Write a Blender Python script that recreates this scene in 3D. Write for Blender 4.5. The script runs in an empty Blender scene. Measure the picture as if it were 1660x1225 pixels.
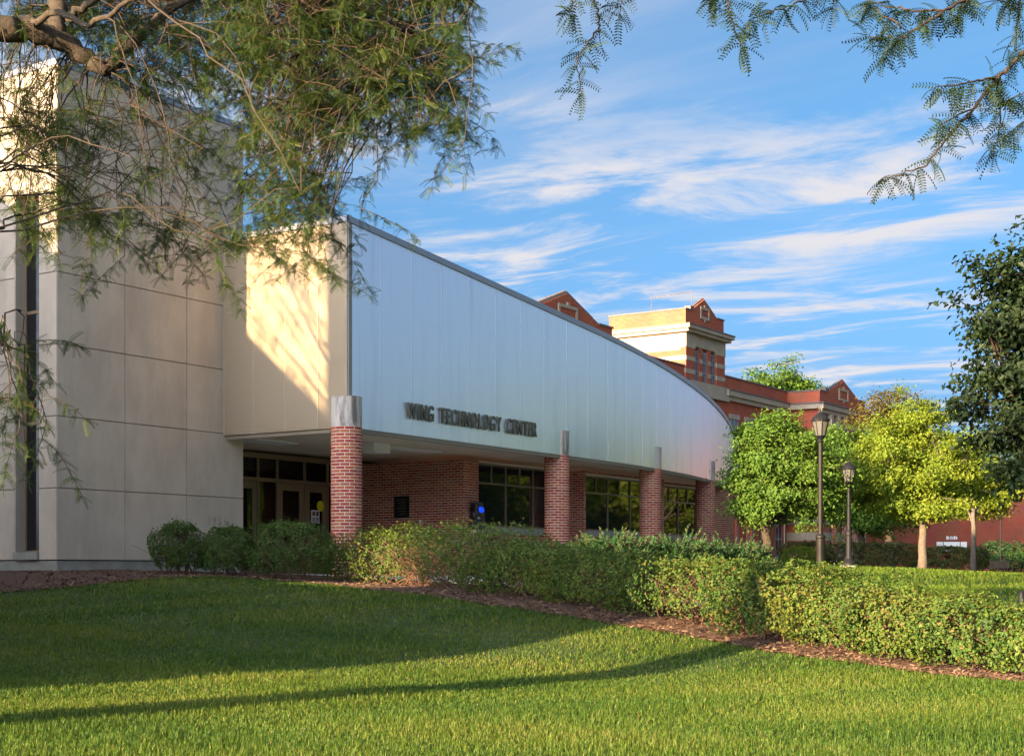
import bpy, math, random
import numpy as np
from mathutils import Vector, Matrix
rnd = random.Random(7); R = np.random.default_rng(11)
S = bpy.context.scene; C = S.collection
rad = math.radians
# ------------------------------------------------------------------ camera, sky, sun, exposure
F = 2400.0; CX = 830.0; HY = 926.0; EYE = 0.10          # focal length and horizon of the photograph in its pixels
cam = bpy.data.cameras.new('camera'); camo = bpy.data.objects.new('camera', cam); C.objects.link(camo)
cam.sensor_width = 36; cam.lens = F/1660*36; cam.shift_y = (HY-612.5)/1660
cam.clip_start = 0.1; cam.clip_end = 3000
camo.location = (0, 0, EYE); camo.rotation_euler = (rad(90), 0, 0); S.camera = camo
SUN_EL = rad(12.0)
LH = np.array([0.672, 0.7405]); LH /= np.linalg.norm(LH)   # horizontal travel direction of the light
NH = np.array([LH[1], -LH[0]]); TE = math.tan(SUN_EL)
sun = bpy.data.lights.new('sun', 'SUN'); suno = bpy.data.objects.new('sun', sun); C.objects.link(suno)
sun.energy = 2.9; sun.angle = rad(0.5); sun.color = (1.0, 0.72, 0.40)
Ld = Vector((LH[0]*math.cos(SUN_EL), LH[1]*math.cos(SUN_EL), -math.sin(SUN_EL)))
suno.rotation_euler = Ld.to_track_quat('-Z', 'Y').to_euler(); suno.location = (-40, -40, 30)
S.view_settings.view_transform = 'Standard'; S.view_settings.look = 'None'; S.view_settings.gamma = 1
S.view_settings.exposure = 2.85
W = bpy.data.worlds.new('World'); S.world = W; W.use_nodes = True
BIG = 15.2; STK = 4.4
def build_world():
    nt = W.node_tree; N = nt.nodes; Lk = nt.links; N.clear()
    out = N.new('ShaderNodeOutputWorld'); bg = N.new('ShaderNodeBackground'); bg.inputs[1].default_value = 0.10
    sky = N.new('ShaderNodeTexSky'); sky.sky_type = 'NISHITA'; sky.sun_disc = False
    sky.sun_elevation = SUN_EL; sky.sun_rotation = math.atan2(-LH[0], -LH[1])
    sky.altitude = 100; sky.air_density = 0.29; sky.dust_density = 6.5; sky.ozone_density = 2.5
    hs = N.new('ShaderNodeHueSaturation'); hs.inputs['Hue'].default_value = 0.478; hs.inputs['Saturation'].default_value = 1.1; hs.inputs['Value'].default_value = 0.72
    Lk.new(sky.outputs[0], hs.inputs['Color'])
    tc = N.new('ShaderNodeTexCoord'); sp = N.new('ShaderNodeSeparateXYZ'); Lk.new(tc.outputs['Generated'], sp.inputs[0])
    def m(op, a, b=None, c=None):
        n = N.new('ShaderNodeMath'); n.operation = op
        for i, v in enumerate((a, b, c)):
            if v is None: continue
            if isinstance(v, (int, float)): n.inputs[i].default_value = v
            else: Lk.new(v, n.inputs[i])
        return n.outputs[0]
    z = m('MAXIMUM', sp.outputs[2], 0.03)
    px = m('DIVIDE', sp.outputs[0], z); py = m('DIVIDE', sp.outputs[1], z)
    a = rad(-33)
    u = m('ADD', m('MULTIPLY', px, math.cos(a)), m('MULTIPLY', py, math.sin(a)))
    v = m('SUBTRACT', m('MULTIPLY', py, math.cos(a)), m('MULTIPLY', px, math.sin(a)))
    def noise(su, sv, scale, det, rough, dist, off):
        cb = N.new('ShaderNodeCombineXYZ'); Lk.new(m('MULTIPLY', u, su), cb.inputs[0]); Lk.new(m('MULTIPLY', v, sv), cb.inputs[1]); cb.inputs[2].default_value = off
        n = N.new('ShaderNodeTexNoise'); n.inputs['Scale'].default_value = scale; n.inputs['Detail'].default_value = det
        n.inputs['Roughness'].default_value = rough; n.inputs['Distortion'].default_value = dist; Lk.new(cb.outputs[0], n.inputs['Vector']); return n.outputs['Fac']
    def ramp(f, a, b):
        n = N.new('ShaderNodeMapRange'); n.interpolation_type = 'SMOOTHSTEP'; n.inputs['From Min'].default_value = a; n.inputs['From Max'].default_value = b; Lk.new(f, n.inputs['Value']); return n.outputs['Result']
    streak = noise(0.8, 1.35, 1.6, 12, 0.63, 0.55, STK)
    big = noise(0.5, 0.8, 0.55, 3, 0.5, 0.3, BIG)
    fac = m('MULTIPLY', ramp(streak, 0.45, 0.66), ramp(big, 0.38, 0.56))
    veil = m('MULTIPLY', ramp(noise(0.35, 0.9, 0.8, 6, 0.6, 0.5, 1.7), 0.5, 0.8), 0.4)
    fac = m('MINIMUM', m('ADD', m('MULTIPLY', fac, 1.0), veil), 0.94)
    fac = m('MULTIPLY', fac, ramp(sp.outputs[2], 0.02, 0.12))
    mx = N.new('ShaderNodeMix'); mx.data_type = 'RGBA'; Lk.new(fac, mx.inputs[0]); Lk.new(hs.outputs[0], mx.inputs[6])
    mx.inputs[7].default_value = (1.16, 1.12, 1.16, 1)
    Lk.new(mx.outputs[2], bg.inputs[0]); Lk.new(bg.outputs[0], out.inputs[0])
build_world()

# ------------------------------------------------------------------ helpers
def P(x, y, D): return np.array([(x-CX)/F*D, D, EYE+(HY-y)/F*D])
HU = rad(33.6)
U = np.array([math.sin(HU), math.cos(HU), 0]); V = np.array([-math.cos(HU), math.sin(HU), 0]); Z = np.array([0, 0, 1.0])
OFF = {}
def tag(o, label=None, cat=None, group=None, kind=None):
    if label: o['label'] = label
    if cat: o['category'] = cat
    if group: o['group'] = group
    if kind: o['kind'] = kind
    return o
def thing(name, label, cat, loc, group=None):
    o = bpy.data.objects.new(name, None); C.objects.link(o); o.location = loc; o.empty_display_size = 0.2
    OFF[o] = np.array(loc, float); return tag(o, label, cat, group)
class MB:
    def __init__(s): s.v = []; s.f = []; s.t = []; s.n = 0
    def add(s, v, f, t=0.5):
        v = np.asarray(v, float).reshape(-1, 3); s.v.append(v)
        for k in (f if isinstance(f, list) else [f]):
            k = np.asarray(k, int)
            if k.size: s.f.append(k.reshape(-1, k.shape[-1]) + s.n)
        s.t.append(np.full(len(v), t, float) if np.isscalar(t) else np.asarray(t, float)); s.n += len(v)
    def hexa(s, c8, t=0.5):
        s.add(c8, np.array([[0,3,2,1],[4,5,6,7],[0,1,5,4],[1,2,6,5],[2,3,7,6],[3,0,4,7]]), t)
    def box(s, o, a, b, c, t=0.5):           # corner o and three edge vectors
        o, a, b, c = [np.asarray(q, float) for q in (o, a, b, c)]
        if np.dot(np.cross(a, b), c) < 0: a, b = b, a
        s.hexa([o, o+a, o+a+b, o+b, o+c, o+a+c, o+a+b+c, o+b+c], t)
    def abox(s, x0, x1, y0, y1, z0, z1, t=0.5): s.box((x0,y0,z0), (x1-x0,0,0), (0,y1-y0,0), (0,0,z1-z0), t)
    def tube(s, pts, rr, n=8, cap=True, t=0.5):
        pts = np.asarray(pts, float); m = len(pts)
        rr = np.full(m, rr, float) if np.isscalar(rr) else np.asarray(rr, float)
        tg = np.gradient(pts, axis=0); tg /= np.linalg.norm(tg, axis=1)[:, None]+1e-9
        ref = np.array([0.31, 0.17, 0.94]) if abs(tg[0] @ np.array([0.31,0.17,0.94])) < 0.9 else np.array([1.0, 0, 0])
        a = np.cross(tg, ref); a /= np.linalg.norm(a, axis=1)[:, None]+1e-9; b = np.cross(tg, a)
        th = np.arange(n)*2*math.pi/n
        v = pts[:, None]+rr[:, None, None]*(np.cos(th)[None, :, None]*a[:, None]+np.sin(th)[None, :, None]*b[:, None])
        i = np.arange(m-1)[:, None]*n; j = np.arange(n)[None]; k = (j+1) % n
        q = np.stack([i+j, i+k, i+n+k, i+n+j], -1).reshape(-1, 4); fl = [q]
        if cap: fl += [np.arange(n)[None, ::-1], (m-1)*n+np.arange(n)[None]]
        s.add(v.reshape(-1, 3), fl, t)
    def lathe(s, c, prof, n=16, t=0.5):       # prof: (radius, z)
        c = np.asarray(c, float); th = np.arange(n)*2*math.pi/n; pr = np.asarray(prof, float); m = len(pr)
        v = np.zeros((m, n, 3)); v[..., 0] = c[0]+pr[:, 0, None]*np.cos(th); v[..., 1] = c[1]+pr[:, 0, None]*np.sin(th); v[..., 2] = c[2]+pr[:, 1, None]
        i = np.arange(m-1)[:, None]*n; j = np.arange(n)[None]; k = (j+1) % n
        q = np.stack([i+j, i+k, i+n+k, i+n+j], -1).reshape(-1, 4)
        s.add(v.reshape(-1, 3), [q, np.arange(n)[None, ::-1], (m-1)*n+np.arange(n)[None]], t)
    def prism(s, poly, d, t=0.5):             # planar polygon (n,3) extruded by d
        p = np.asarray(poly, float); n = len(p); d = np.asarray(d, float)
        i = np.arange(n); k = (i+1) % n
        s.add(np.vstack([p, p+d]), [i[None, ::-1], (n+i)[None], np.stack([i, k, n+k, n+i], -1)], t)
    def build(s, name, mat, parent=None, smooth=False, kind=None, world=True):
        v = np.vstack(s.v); T = OFF.get(parent)
        if T is not None and world: v = v-T
        me = bpy.data.meshes.new(name); me.vertices.add(len(v)); me.vertices.foreach_set('co', v.ravel())
        tot = np.concatenate([np.full(len(f), f.shape[1]) for f in s.f]); idx = np.concatenate([f.ravel() for f in s.f])
        me.loops.add(len(idx)); me.loops.foreach_set('vertex_index', idx); me.polygons.add(len(tot))
        me.polygons.foreach_set('loop_start', np.concatenate([[0], np.cumsum(tot)[:-1]])); me.polygons.foreach_set('loop_total', tot)
        me.polygons.foreach_set('use_smooth', np.full(len(tot), bool(smooth)))
        at = me.attributes.new('tint', 'FLOAT', 'POINT'); at.data.foreach_set('value', np.concatenate(s.t))
        me.materials.append(mat); me.update(calc_edges=True); me.validate()
        o = bpy.data.objects.new(name, me); C.objects.link(o)
        if parent is not None: o.parent = parent; OFF[o] = T
        if kind: o['kind'] = kind
        return o
def inst(name, me, parent, M):                # shared mesh placed by a world matrix
    o = bpy.data.objects.new(name, me); C.objects.link(o); o.parent = parent
    T = OFF.get(parent); o.matrix_basis = (Matrix.Translation(-Vector(T)) if T is not None else Matrix()) @ M
    return o
def copy_tree(o, parent=None):
    c = o.copy(); C.objects.link(c); c.parent = parent
    for ch in list(o.children): copy_tree(ch, c)
    return c

# ------------------------------------------------------------------ materials
def mat(name, col, rough=0.7, metal=0.0, spec=0.4, var=None, scale=8.0, tint=None, bump=0.0, bscale=40.0, leaf=None, objrand=None, stain=None):
    m = bpy.data.materials.new(name); m.use_nodes = True; nt = m.node_tree; N = nt.nodes; L = nt.links
    b = N['Principled BSDF']; b.inputs['Roughness'].default_value = rough; b.inputs['Metallic'].default_value = metal
    b.inputs['Specular IOR Level'].default_value = spec
    tc = N.new('ShaderNodeTexCoord'); src = None
    def rgb(c): 
        n = N.new('ShaderNodeRGB'); n.outputs[0].default_value = (*c, 1); return n.outputs[0]
    def mixc(f, a, c):
        n = N.new('ShaderNodeMix'); n.data_type = 'RGBA'; L.new(f, n.inputs[0]); L.new(a, n.inputs[6]); L.new(c, n.inputs[7]); return n.outputs[2]
    def noise(sc, det=5, rgh=0.6, vec=None):
        n = N.new('ShaderNodeTexNoise'); n.inputs['Scale'].default_value = sc; n.inputs['Detail'].default_value = det; n.inputs['Roughness'].default_value = rgh
        L.new(vec or tc.outputs['Object'], n.inputs['Vector']); return n.outputs['Fac']
    def rr(f, a, c):
        n = N.new('ShaderNodeMapRange'); n.inputs['From Min'].default_value = a; n.inputs['From Max'].default_value = c; L.new(f, n.inputs['Value']); return n.outputs['Result']
    col_s = rgb(col)
    if tint is not None:                      # list of colours over the per-piece tint attribute (or random per object)
        cr = N.new('ShaderNodeValToRGB'); el = cr.color_ramp.elements; cols = [col]+list(tint)
        while len(el) < len(cols): el.new(0.5)
        for i, c in enumerate(cols): el[i].position = i/(len(cols)-1); el[i].color = (*c, 1)
        if objrand:
            oi = N.new('ShaderNodeObjectInfo'); L.new(oi.outputs['Random'], cr.inputs[0])
        else:
            at = N.new('ShaderNodeAttribute'); at.attribute_name = 'tint'; L.new(at.outputs['Fac'], cr.inputs[0])
        col_s = cr.outputs[0]
    if var is not None: col_s = mixc(rr(noise(scale), 0.35, 0.68), col_s, rgb(var))
    if stain is not None:
        mp = N.new('ShaderNodeMapping'); mp.inputs['Scale'].default_value = stain[1]; L.new(tc.outputs['Object'], mp.inputs[0])
        col_s = mixc(rr(noise(1.0, 6, 0.65, mp.outputs[0]), stain[2], stain[3]), col_s, rgb(stain[0]))
    L.new(col_s, b.inputs['Base Color'])
    if bump:
        bp = N.new('ShaderNodeBump'); bp.inputs['Strength'].default_value = bump; bp.inputs['Distance'].default_value = 0.02
        L.new(noise(bscale, 6, 0.7), bp.inputs['Height']); L.new(bp.outputs[0], b.inputs['Normal'])
    if leaf is not None:
        tr = N.new('ShaderNodeBsdfTranslucent'); g = N.new('ShaderNodeMix'); g.data_type = 'RGBA'; g.blend_type = 'MULTIPLY'; g.inputs[0].default_value = 1
        L.new(col_s, g.inputs[6]); g.inputs[7].default_value = (1.25, 1.15, 0.55, 1); L.new(g.outputs[2], tr.inputs[0])
        mx = N.new('ShaderNodeMixShader'); mx.inputs[0].default_value = leaf; L.new(b.outputs[0], mx.inputs[1]); L.new(tr.outputs[0], mx.inputs[2])
        L.new(mx.outputs[0], N['Material Output'].inputs[0])
    m['col'] = 1
    return m
def nodes(m): return m.node_tree.nodes, m.node_tree.links
M = {}
M['concrete'] = mat('concrete', (0.60, 0.505, 0.40), 0.85, var=(0.52, 0.435, 0.345), scale=1.3, bump=0.25, bscale=60, stain=((0.42, 0.355, 0.285), (1.6, 1.6, 0.5), 0.44, 0.74))
M['concrete_base'] = mat('concrete_base', (0.36, 0.34, 0.29), 0.9, var=(0.26, 0.25, 0.21), scale=4, bump=0.4, bscale=40)
M['joint'] = mat('joint', (0.30, 0.25, 0.195), 0.9)
M['cap'] = mat('column_cap', (0.52, 0.47, 0.42), 0.6, stain=((0.15, 0.13, 0.115), (6, 6, 1.0), 0.46, 0.62))
M['mortar'] = mat('mortar', (0.75, 0.65, 0.57), 0.95, bump=0.3)
BR = [(0.40, 0.07, 0.042), (0.31, 0.055, 0.036), (0.44, 0.12, 0.055), (0.40, 0.165, 0.08), (0.26, 0.05, 0.036)]
M['brick'] = mat('brick', BR[0], 0.85, tint=BR[1:], bump=0.3, bscale=90, spec=0.25)
M['brick_one'] = mat('brick_piece', BR[0], 0.85, tint=BR[1:], bump=0.3, bscale=90, spec=0.25, objrand=True)
M['ribbed'] = mat('ribbed_panel', (0.40, 0.315, 0.215), 0.55, spec=0.4)
M['alu'] = mat('aluminium_panel', (0.80, 0.80, 0.86), 0.36, metal=0.7, stain=((0.66, 0.675, 0.76), (3, 3, 0.22), 0.5, 0.8))
for k, sc in (('ribbed', 36.0),):
    N_, L_ = nodes(M[k]); tc = N_.new('ShaderNodeTexCoord'); d = N_.new('ShaderNodeVectorMath'); d.operation = 'DOT_PRODUCT'
    d.inputs[1].default_value = tuple(V if k == 'ribbed' else U); L_.new(tc.outputs['Object'], d.inputs[0])
    s1 = N_.new('ShaderNodeMath'); s1.operation = 'MULTIPLY'; s1.inputs[1].default_value = sc*2*math.pi; L_.new(d.outputs['Value'], s1.inputs[0])
    s2 = N_.new('ShaderNodeMath'); s2.operation = 'SINE'; L_.new(s1.outputs[0], s2.inputs[0])
    bp = N_.new('ShaderNodeBump'); bp.inputs['Distance'].default_value = 0.006 if k == 'ribbed' else 0.001; bp.inputs['Strength'].default_value = 0.9 if k == 'ribbed' else 0.15
    L_.new(s2.outputs[0], bp.inputs['Height']); L_.new(bp.outputs[0], N_['Principled BSDF'].inputs['Normal'])
M['seam'] = mat('seam_strip', (0.62, 0.65, 0.74), 0.35, metal=0.5)
M['seam_tan'] = mat('seam_strip_tan', (0.48, 0.385, 0.27), 0.5)
M['coping'] = mat('coping_metal', (0.30, 0.31, 0.355), 0.45, metal=0.4)
M['soffit'] = mat('soffit', (0.70, 0.62, 0.49), 0.8, var=(0.62, 0.54, 0.42), scale=0.8)
M['soffit_edge'] = mat('soffit_edge', (0.22, 0.18, 0.13), 0.7)
M['bronze'] = mat('bronze_frame', (0.26, 0.19, 0.115), 0.45, metal=0.3)
M['winframe'] = mat('window_frame', (0.22, 0.18, 0.14), 0.45, metal=0.3)
M['glass'] = mat('dark_glass', (0.012, 0.013, 0.016), 0.03, spec=0.7)
M['sill'] = mat('stone_sill', (0.36, 0.355, 0.35), 0.8, bump=0.2)
M['letter'] = mat('letter_metal', (0.115, 0.11, 0.08), 0.55)
M['black'] = mat('black_metal', (0.012, 0.012, 0.014), 0.55, spec=0.25)
M['bag'] = mat('black_plastic', (0.012, 0.012, 0.014), 0.28, spec=0.6, bump=1.0, bscale=9)
M['white'] = mat('white_paint', (0.78, 0.78, 0.76), 0.5)
M['blue'] = mat('blue_lens', (0.01, 0.06, 0.8), 0.25); M['blue'].node_tree.nodes['Principled BSDF'].inputs['Emission Color'].default_value = (0.01, 0.08, 1, 1); M['blue'].node_tree.nodes['Principled BSDF'].inputs['Emission Strength'].default_value = 0.12
M['yellow'] = mat('yellow_sticker', (0.75, 0.62, 0.02), 0.5)
M['interior'] = mat('interior', (0.10, 0.075, 0.055), 0.9)
M['interior_warm'] = mat('interior_warm', (0.45, 0.26, 0.08), 0.9)
M['tube'] = mat('lit_tube', (1, 1, 1), 0.5); M['tube'].node_tree.nodes['Principled BSDF'].inputs['Emission Color'].default_value = (1, 0.9, 0.7, 1); M['tube'].node_tree.nodes['Principled BSDF'].inputs['Emission Strength'].default_value = 2.5
m = bpy.data.materials.new('clear_glass'); m.use_nodes = True; N_, L_ = nodes(m); N_.remove(N_['Principled BSDF'])
fr = N_.new('ShaderNodeFresnel'); fr.inputs[0].default_value = 1.6; tb = N_.new('ShaderNodeBsdfTransparent'); tb.inputs[0].default_value = (0.55, 0.56, 0.55, 1)
gl = N_.new('ShaderNodeBsdfGlossy'); gl.inputs['Roughness'].default_value = 0.02; mx = N_.new('ShaderNodeMixShader')
L_.new(fr.outputs[0], mx.inputs[0]); L_.new(tb.outputs[0], mx.inputs[1]); L_.new(gl.outputs[0], mx.inputs[2]); L_.new(mx.outputs[0], N_['Material Output'].inputs[0]); M['clear'] = m
M['lampglass'] = mat('lamp_glass', (0.11, 0.105, 0.095), 0.2, spec=0.5)
M['hallstone'] = mat('hall_stone', (0.44, 0.365, 0.27), 0.85, var=(0.36, 0.30, 0.22), scale=1.5, bump=0.2)
M['hallroof'] = mat('hall_coping', (0.16, 0.125, 0.11), 0.7)
def brick_tex(name, c1, c2, mortar, wu=0.21, hz=0.07):
    m = mat(name, c1, 0.9, spec=0.2); N, L = nodes(m); tc = N.new('ShaderNodeTexCoord')
    d = N.new('ShaderNodeVectorMath'); d.operation = 'DOT_PRODUCT'; d.inputs[1].default_value = tuple(U+V); L.new(tc.outputs['Object'], d.inputs[0])
    sp = N.new('ShaderNodeSeparateXYZ'); L.new(tc.outputs['Object'], sp.inputs[0]); cb = N.new('ShaderNodeCombineXYZ'); L.new(d.outputs['Value'], cb.inputs[0]); L.new(sp.outputs[2], cb.inputs[1])
    bt = N.new('ShaderNodeTexBrick'); bt.inputs['Scale'].default_value = 1; bt.inputs['Brick Width'].default_value = wu; bt.inputs['Row Height'].default_value = hz
    bt.inputs['Mortar Size'].default_value = 0.006; bt.inputs['Color1'].default_value = (*c1, 1); bt.inputs['Color2'].default_value = (*c2, 1); bt.inputs['Mortar'].default_value = (*mortar, 1); L.new(cb.outputs[0], bt.inputs['Vector'])
    n = N.new('ShaderNodeTexNoise'); n.inputs['Scale'].default_value = 0.9; n.inputs['Detail'].default_value = 6; L.new(tc.outputs['Object'], n.inputs['Vector'])
    mm = N.new('ShaderNodeMix'); mm.data_type = 'RGBA'; mm.blend_type = 'MULTIPLY'; mm.inputs[0].default_value = 0.5; L.new(bt.outputs[0], mm.inputs[6]); L.new(n.outputs['Color'], mm.inputs[7])
    mr = N.new('ShaderNodeMix'); mr.data_type = 'RGBA'; mr.blend_type = 'MULTIPLY'; mr.inputs[0].default_value = 1; L.new(mm.outputs[2], mr.inputs[6]); mr.inputs[7].default_value = (1.4, 0.98, 0.8, 1)
    L.new(mr.outputs[2], N['Principled BSDF'].inputs['Base Color']); return m
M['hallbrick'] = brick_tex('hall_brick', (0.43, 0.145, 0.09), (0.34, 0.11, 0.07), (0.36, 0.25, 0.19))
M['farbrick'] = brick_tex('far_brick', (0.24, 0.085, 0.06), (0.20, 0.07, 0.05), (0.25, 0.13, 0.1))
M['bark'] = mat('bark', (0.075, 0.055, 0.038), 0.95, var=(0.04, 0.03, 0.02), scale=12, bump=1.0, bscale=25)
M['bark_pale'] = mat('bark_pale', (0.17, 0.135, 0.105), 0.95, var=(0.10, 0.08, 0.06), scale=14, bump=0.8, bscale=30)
M['twig'] = mat('twig', (0.065, 0.042, 0.024), 0.9); M['twig_dark'] = mat('twig_dark', (0.04, 0.026, 0.018), 0.9)
M['stem'] = mat('hedge_stem', (0.13, 0.07, 0.045), 0.9)
def leafmat(n, cols, tr=0.3, rough=0.55): return mat(n, cols[0], rough, tint=cols[1:], leaf=tr, spec=0.25)
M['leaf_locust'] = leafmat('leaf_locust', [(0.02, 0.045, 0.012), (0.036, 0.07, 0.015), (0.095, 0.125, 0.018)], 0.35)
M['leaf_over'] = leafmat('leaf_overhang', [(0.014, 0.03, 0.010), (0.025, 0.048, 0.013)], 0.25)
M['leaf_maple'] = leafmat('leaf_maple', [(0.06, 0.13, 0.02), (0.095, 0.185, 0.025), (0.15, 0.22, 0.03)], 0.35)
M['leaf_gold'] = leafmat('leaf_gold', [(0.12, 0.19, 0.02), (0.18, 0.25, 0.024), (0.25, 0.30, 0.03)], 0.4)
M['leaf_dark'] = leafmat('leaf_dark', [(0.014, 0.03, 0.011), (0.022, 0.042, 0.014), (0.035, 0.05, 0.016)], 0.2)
M['leaf_rust'] = leafmat('leaf_rust', [(0.09, 0.075, 0.02), (0.12, 0.085, 0.02), (0.08, 0.10, 0.02)], 0.3)
M['leaf_hedge'] = leafmat('leaf_hedge', [(0.042, 0.09, 0.018), (0.07, 0.13, 0.021), (0.125, 0.165, 0.024), (0.14, 0.085, 0.03)], 0.25)
M['leaf_bush'] = leafmat('leaf_bush', [(0.045, 0.09, 0.02), (0.065, 0.12, 0.024), (0.11, 0.15, 0.03)], 0.25)
M['leaf_far'] = leafmat('leaf_far_hedge', [(0.06, 0.075, 0.022), (0.08, 0.10, 0.025), (0.11, 0.085, 0.03)], 0.25)
M['leaf_juniper'] = leafmat('leaf_juniper', [(0.018, 0.06, 0.02), (0.028, 0.085, 0.025), (0.045, 0.115, 0.03)], 0.15)
M['blade'] = leafmat('grass_blade', [(0.035, 0.085, 0.012), (0.07, 0.135, 0.015), (0.125, 0.18, 0.018), (0.22, 0.20, 0.06)], 0.35)
M['soil'] = mat('lawn_ground', (0.03, 0.055, 0.014), 0.95, var=(0.045, 0.075, 0.018), scale=0.5, bump=0.6, bscale=30, stain=((0.08, 0.10, 0.028), (0.25, 0.8, 1), 0.5, 0.75))
M['mulch'] = mat('mulch', (0.13, 0.065, 0.04), 0.95, var=(0.075, 0.04, 0.027), scale=18, bump=1.0, bscale=35)
M['chip'] = mat('mulch_chip', (0.16, 0.08, 0.05), 0.95, tint=[(0.09, 0.05, 0.035), (0.22, 0.125, 0.075), (0.30, 0.21, 0.14)])
M['path'] = mat('path', (0.60, 0.55, 0.48), 0.9, var=(0.52, 0.48, 0.42), scale=3, bump=0.2)

# ------------------------------------------------------------------ terrain
CP = [(0,0,-1.08),(-8,0,-1.08),(8,0,-1.1),(0,9,-1.03),(-4,11,-1.0),(5,9,-1.05),(1.4,16.6,-1.02),(-1.5,14,-1.0),(-6,14,-.95),(5.1,14.6,-1.0),(3.5,17.3,-.85),(1.4,20.5,-.52),(-.3,23.4,-.31),(-3.3,28.0,-.12),
      (-9,25.5,-.28),(-8.8,28.2,.06),(-6,28.6,.04),(-5.7,27,0),(-15,27,.0),(-15,12,-.85),(-8,18,-.75),(-3,19,-.72),(-4,23,-.35),(-3.4,30.4,-.04),(0,38,-.02),(5,45,0),(8,54,0),(-12,36,.05),
      (7.2,16.2,-.93),(5.6,18.4,-.8),(3.6,21.7,-.48),(9.8,21,-.32),(10,30,-.28),(5,30,-.15),(14,40,-.02),(9.15,40.2,.2),(12,50,.05),(20,52,-.08),(22,70,-.12),(26,78,-.2),(16,60,.08),(25,60,-.05),(30,95,-.15),(20,90,0),(10,75,.1),(0,80,.1),
      (60,60,-.2),(60,120,-.2),(-60,60,.2),(-60,0,-1),(60,0,-1),(0,-40,-1.3),(-60,-60,-1.3),(60,-60,-1.3),(0,200,0),(-150,200,0),(150,200,0),(300,400,0),(-300,400,0),(300,-100,-1),(-300,-100,-1)]
CPa = np.array(CP, float)
def tps(r2): return np.where(r2 > 1e-12, r2*np.log(r2+1e-12), 0)
_d = CPa[:, None, :2]-CPa[None, :, :2]; _K = tps((_d**2).sum(-1))+np.eye(len(CPa))*2.0
_Pm = np.hstack([np.ones((len(CPa), 1)), CPa[:, :2]]); _A = np.block([[_K, _Pm], [_Pm.T, np.zeros((3, 3))]])
_w = np.linalg.solve(_A, np.concatenate([CPa[:, 2], np.zeros(3)]))
def Gz(xy):
    xy = np.atleast_2d(np.asarray(xy, float))[:, :2]; out = np.empty(len(xy))
    for i in range(0, len(xy), 20000):
        q = xy[i:i+20000]; r2 = ((q[:, None]-CPa[None, :, :2])**2).sum(-1)
        out[i:i+20000] = tps(r2) @ _w[:-3]+_w[-3]+q @ _w[-2:]
    return np.clip(out, -1.6, 0.3)
def g1(x, y): return float(Gz([(x, y)])[0])
def ground_px(x, y, lo=5, hi=60):            # pixel -> point on the terrain
    Ds = np.linspace(lo, hi, 1200); p = np.stack([(x-CX)/F*Ds, Ds], 1); zz = EYE+(HY-y)/F*Ds; k = np.where(zz < Gz(p))[0]
    D = Ds[k[0]] if len(k) else hi; return np.array([(x-CX)/F*D, D])
def axis_lines(lo, hi, fine, coarse_max):
    a = list(np.arange(lo, hi+.01, fine)); st = fine
    while a[-1] < coarse_max: st *= 1.35; a.append(a[-1]+st)
    st = fine
    while a[0] > -coarse_max: st *= 1.35; a.insert(0, a[0]-st)
    return np.array(a)
gx = axis_lines(-20, 30, 0.7, 1500); gy = axis_lines(-5, 70, 0.7, 1500)
XX, YY = np.meshgrid(gx, gy); zz = Gz(np.stack([XX.ravel(), YY.ravel()], 1))
far = np.clip((np.hypot(XX.ravel(), YY.ravel())-130)/100, 0, 1); zz = zz*(1-far)+0*far
b = MB(); nx = len(gx); i = np.arange(len(gy)-1)[:, None]*nx; j = np.arange(nx-1)[None]
b.add(np.stack([XX.ravel(), YY.ravel(), zz], 1), np.stack([i+j, i+j+1, i+nx+j+1, i+nx+j], -1).reshape(-1, 4))
tag(b.build('lawn', M['soil'], smooth=True), kind='structure')
# mulch bed: front edge traced on the ground, running along the hedge and the tower
FRONT = [(-120, 968), (0, 960), (90, 955), (180, 945), (260, 938), (400, 938), (500, 945), (600, 957), (700, 967), (800, 983), (900, 997), (1000, 1013), (1100, 1030), (1200, 1048), (1300, 1064), (1400, 1079), (1500, 1092), (1600, 1102), (1700, 1112), (1850, 1125)]
fr2 = np.array([ground_px(*q) for q in FRONT])
t_ = np.linspace(0, len(fr2)-1, 160); fr2 = np.stack([np.interp(t_, np.arange(len(FRONT)), fr2[:, k]) for k in (0, 1)], 1)
ker = np.ones(9)/9; sm = np.stack([np.convolve(np.pad(fr2[:, k], 4, mode='edge'), ker, 'valid') for k in (0, 1)], 1)
fr2 = sm+R.normal(0, .025, sm.shape)
tg = np.gradient(sm, axis=0); tg /= np.linalg.norm(tg, axis=1)[:, None]; nrm = np.stack([-tg[:, 1], tg[:, 0]], 1); nrm[nrm[:, 1] < 0] *= -1
depth = np.interp(np.arange(160), [0, 30, 60, 80, 160], [4.0, 3.4, 2.2, 1.9, 1.7])
b = MB(); cols = []
for k in np.linspace(0, 1, 9): cols.append(fr2+nrm*(depth*k)[:, None])
gr = np.stack(cols, 1); zz = Gz(gr.reshape(-1, 2))+.012; zz += np.tile(np.array([0]+[1]*8), 160)*R.uniform(0, .03, len(zz))
n9 = 9; i = np.arange(159)[:, None]*n9; j = np.arange(8)[None]
b.add(np.column_stack([gr.reshape(-1, 2), zz]), np.stack([i+j, i+n9+j, i+n9+j+1, i+j+1], -1).reshape(-1, 4))
tag(b.build('mulch_bed', M['mulch'], smooth=True), kind='structure')
b = MB(); nC = 16000; ii = R.integers(0, 158, nC); kk = R.random(nC)**1.6*.9-.03
cp = fr2[ii]+(fr2[ii+1]-fr2[ii])*R.random(nC)[:, None]+nrm[ii]*(depth[ii]*kk)[:, None]; cz = Gz(cp)+.03
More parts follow.
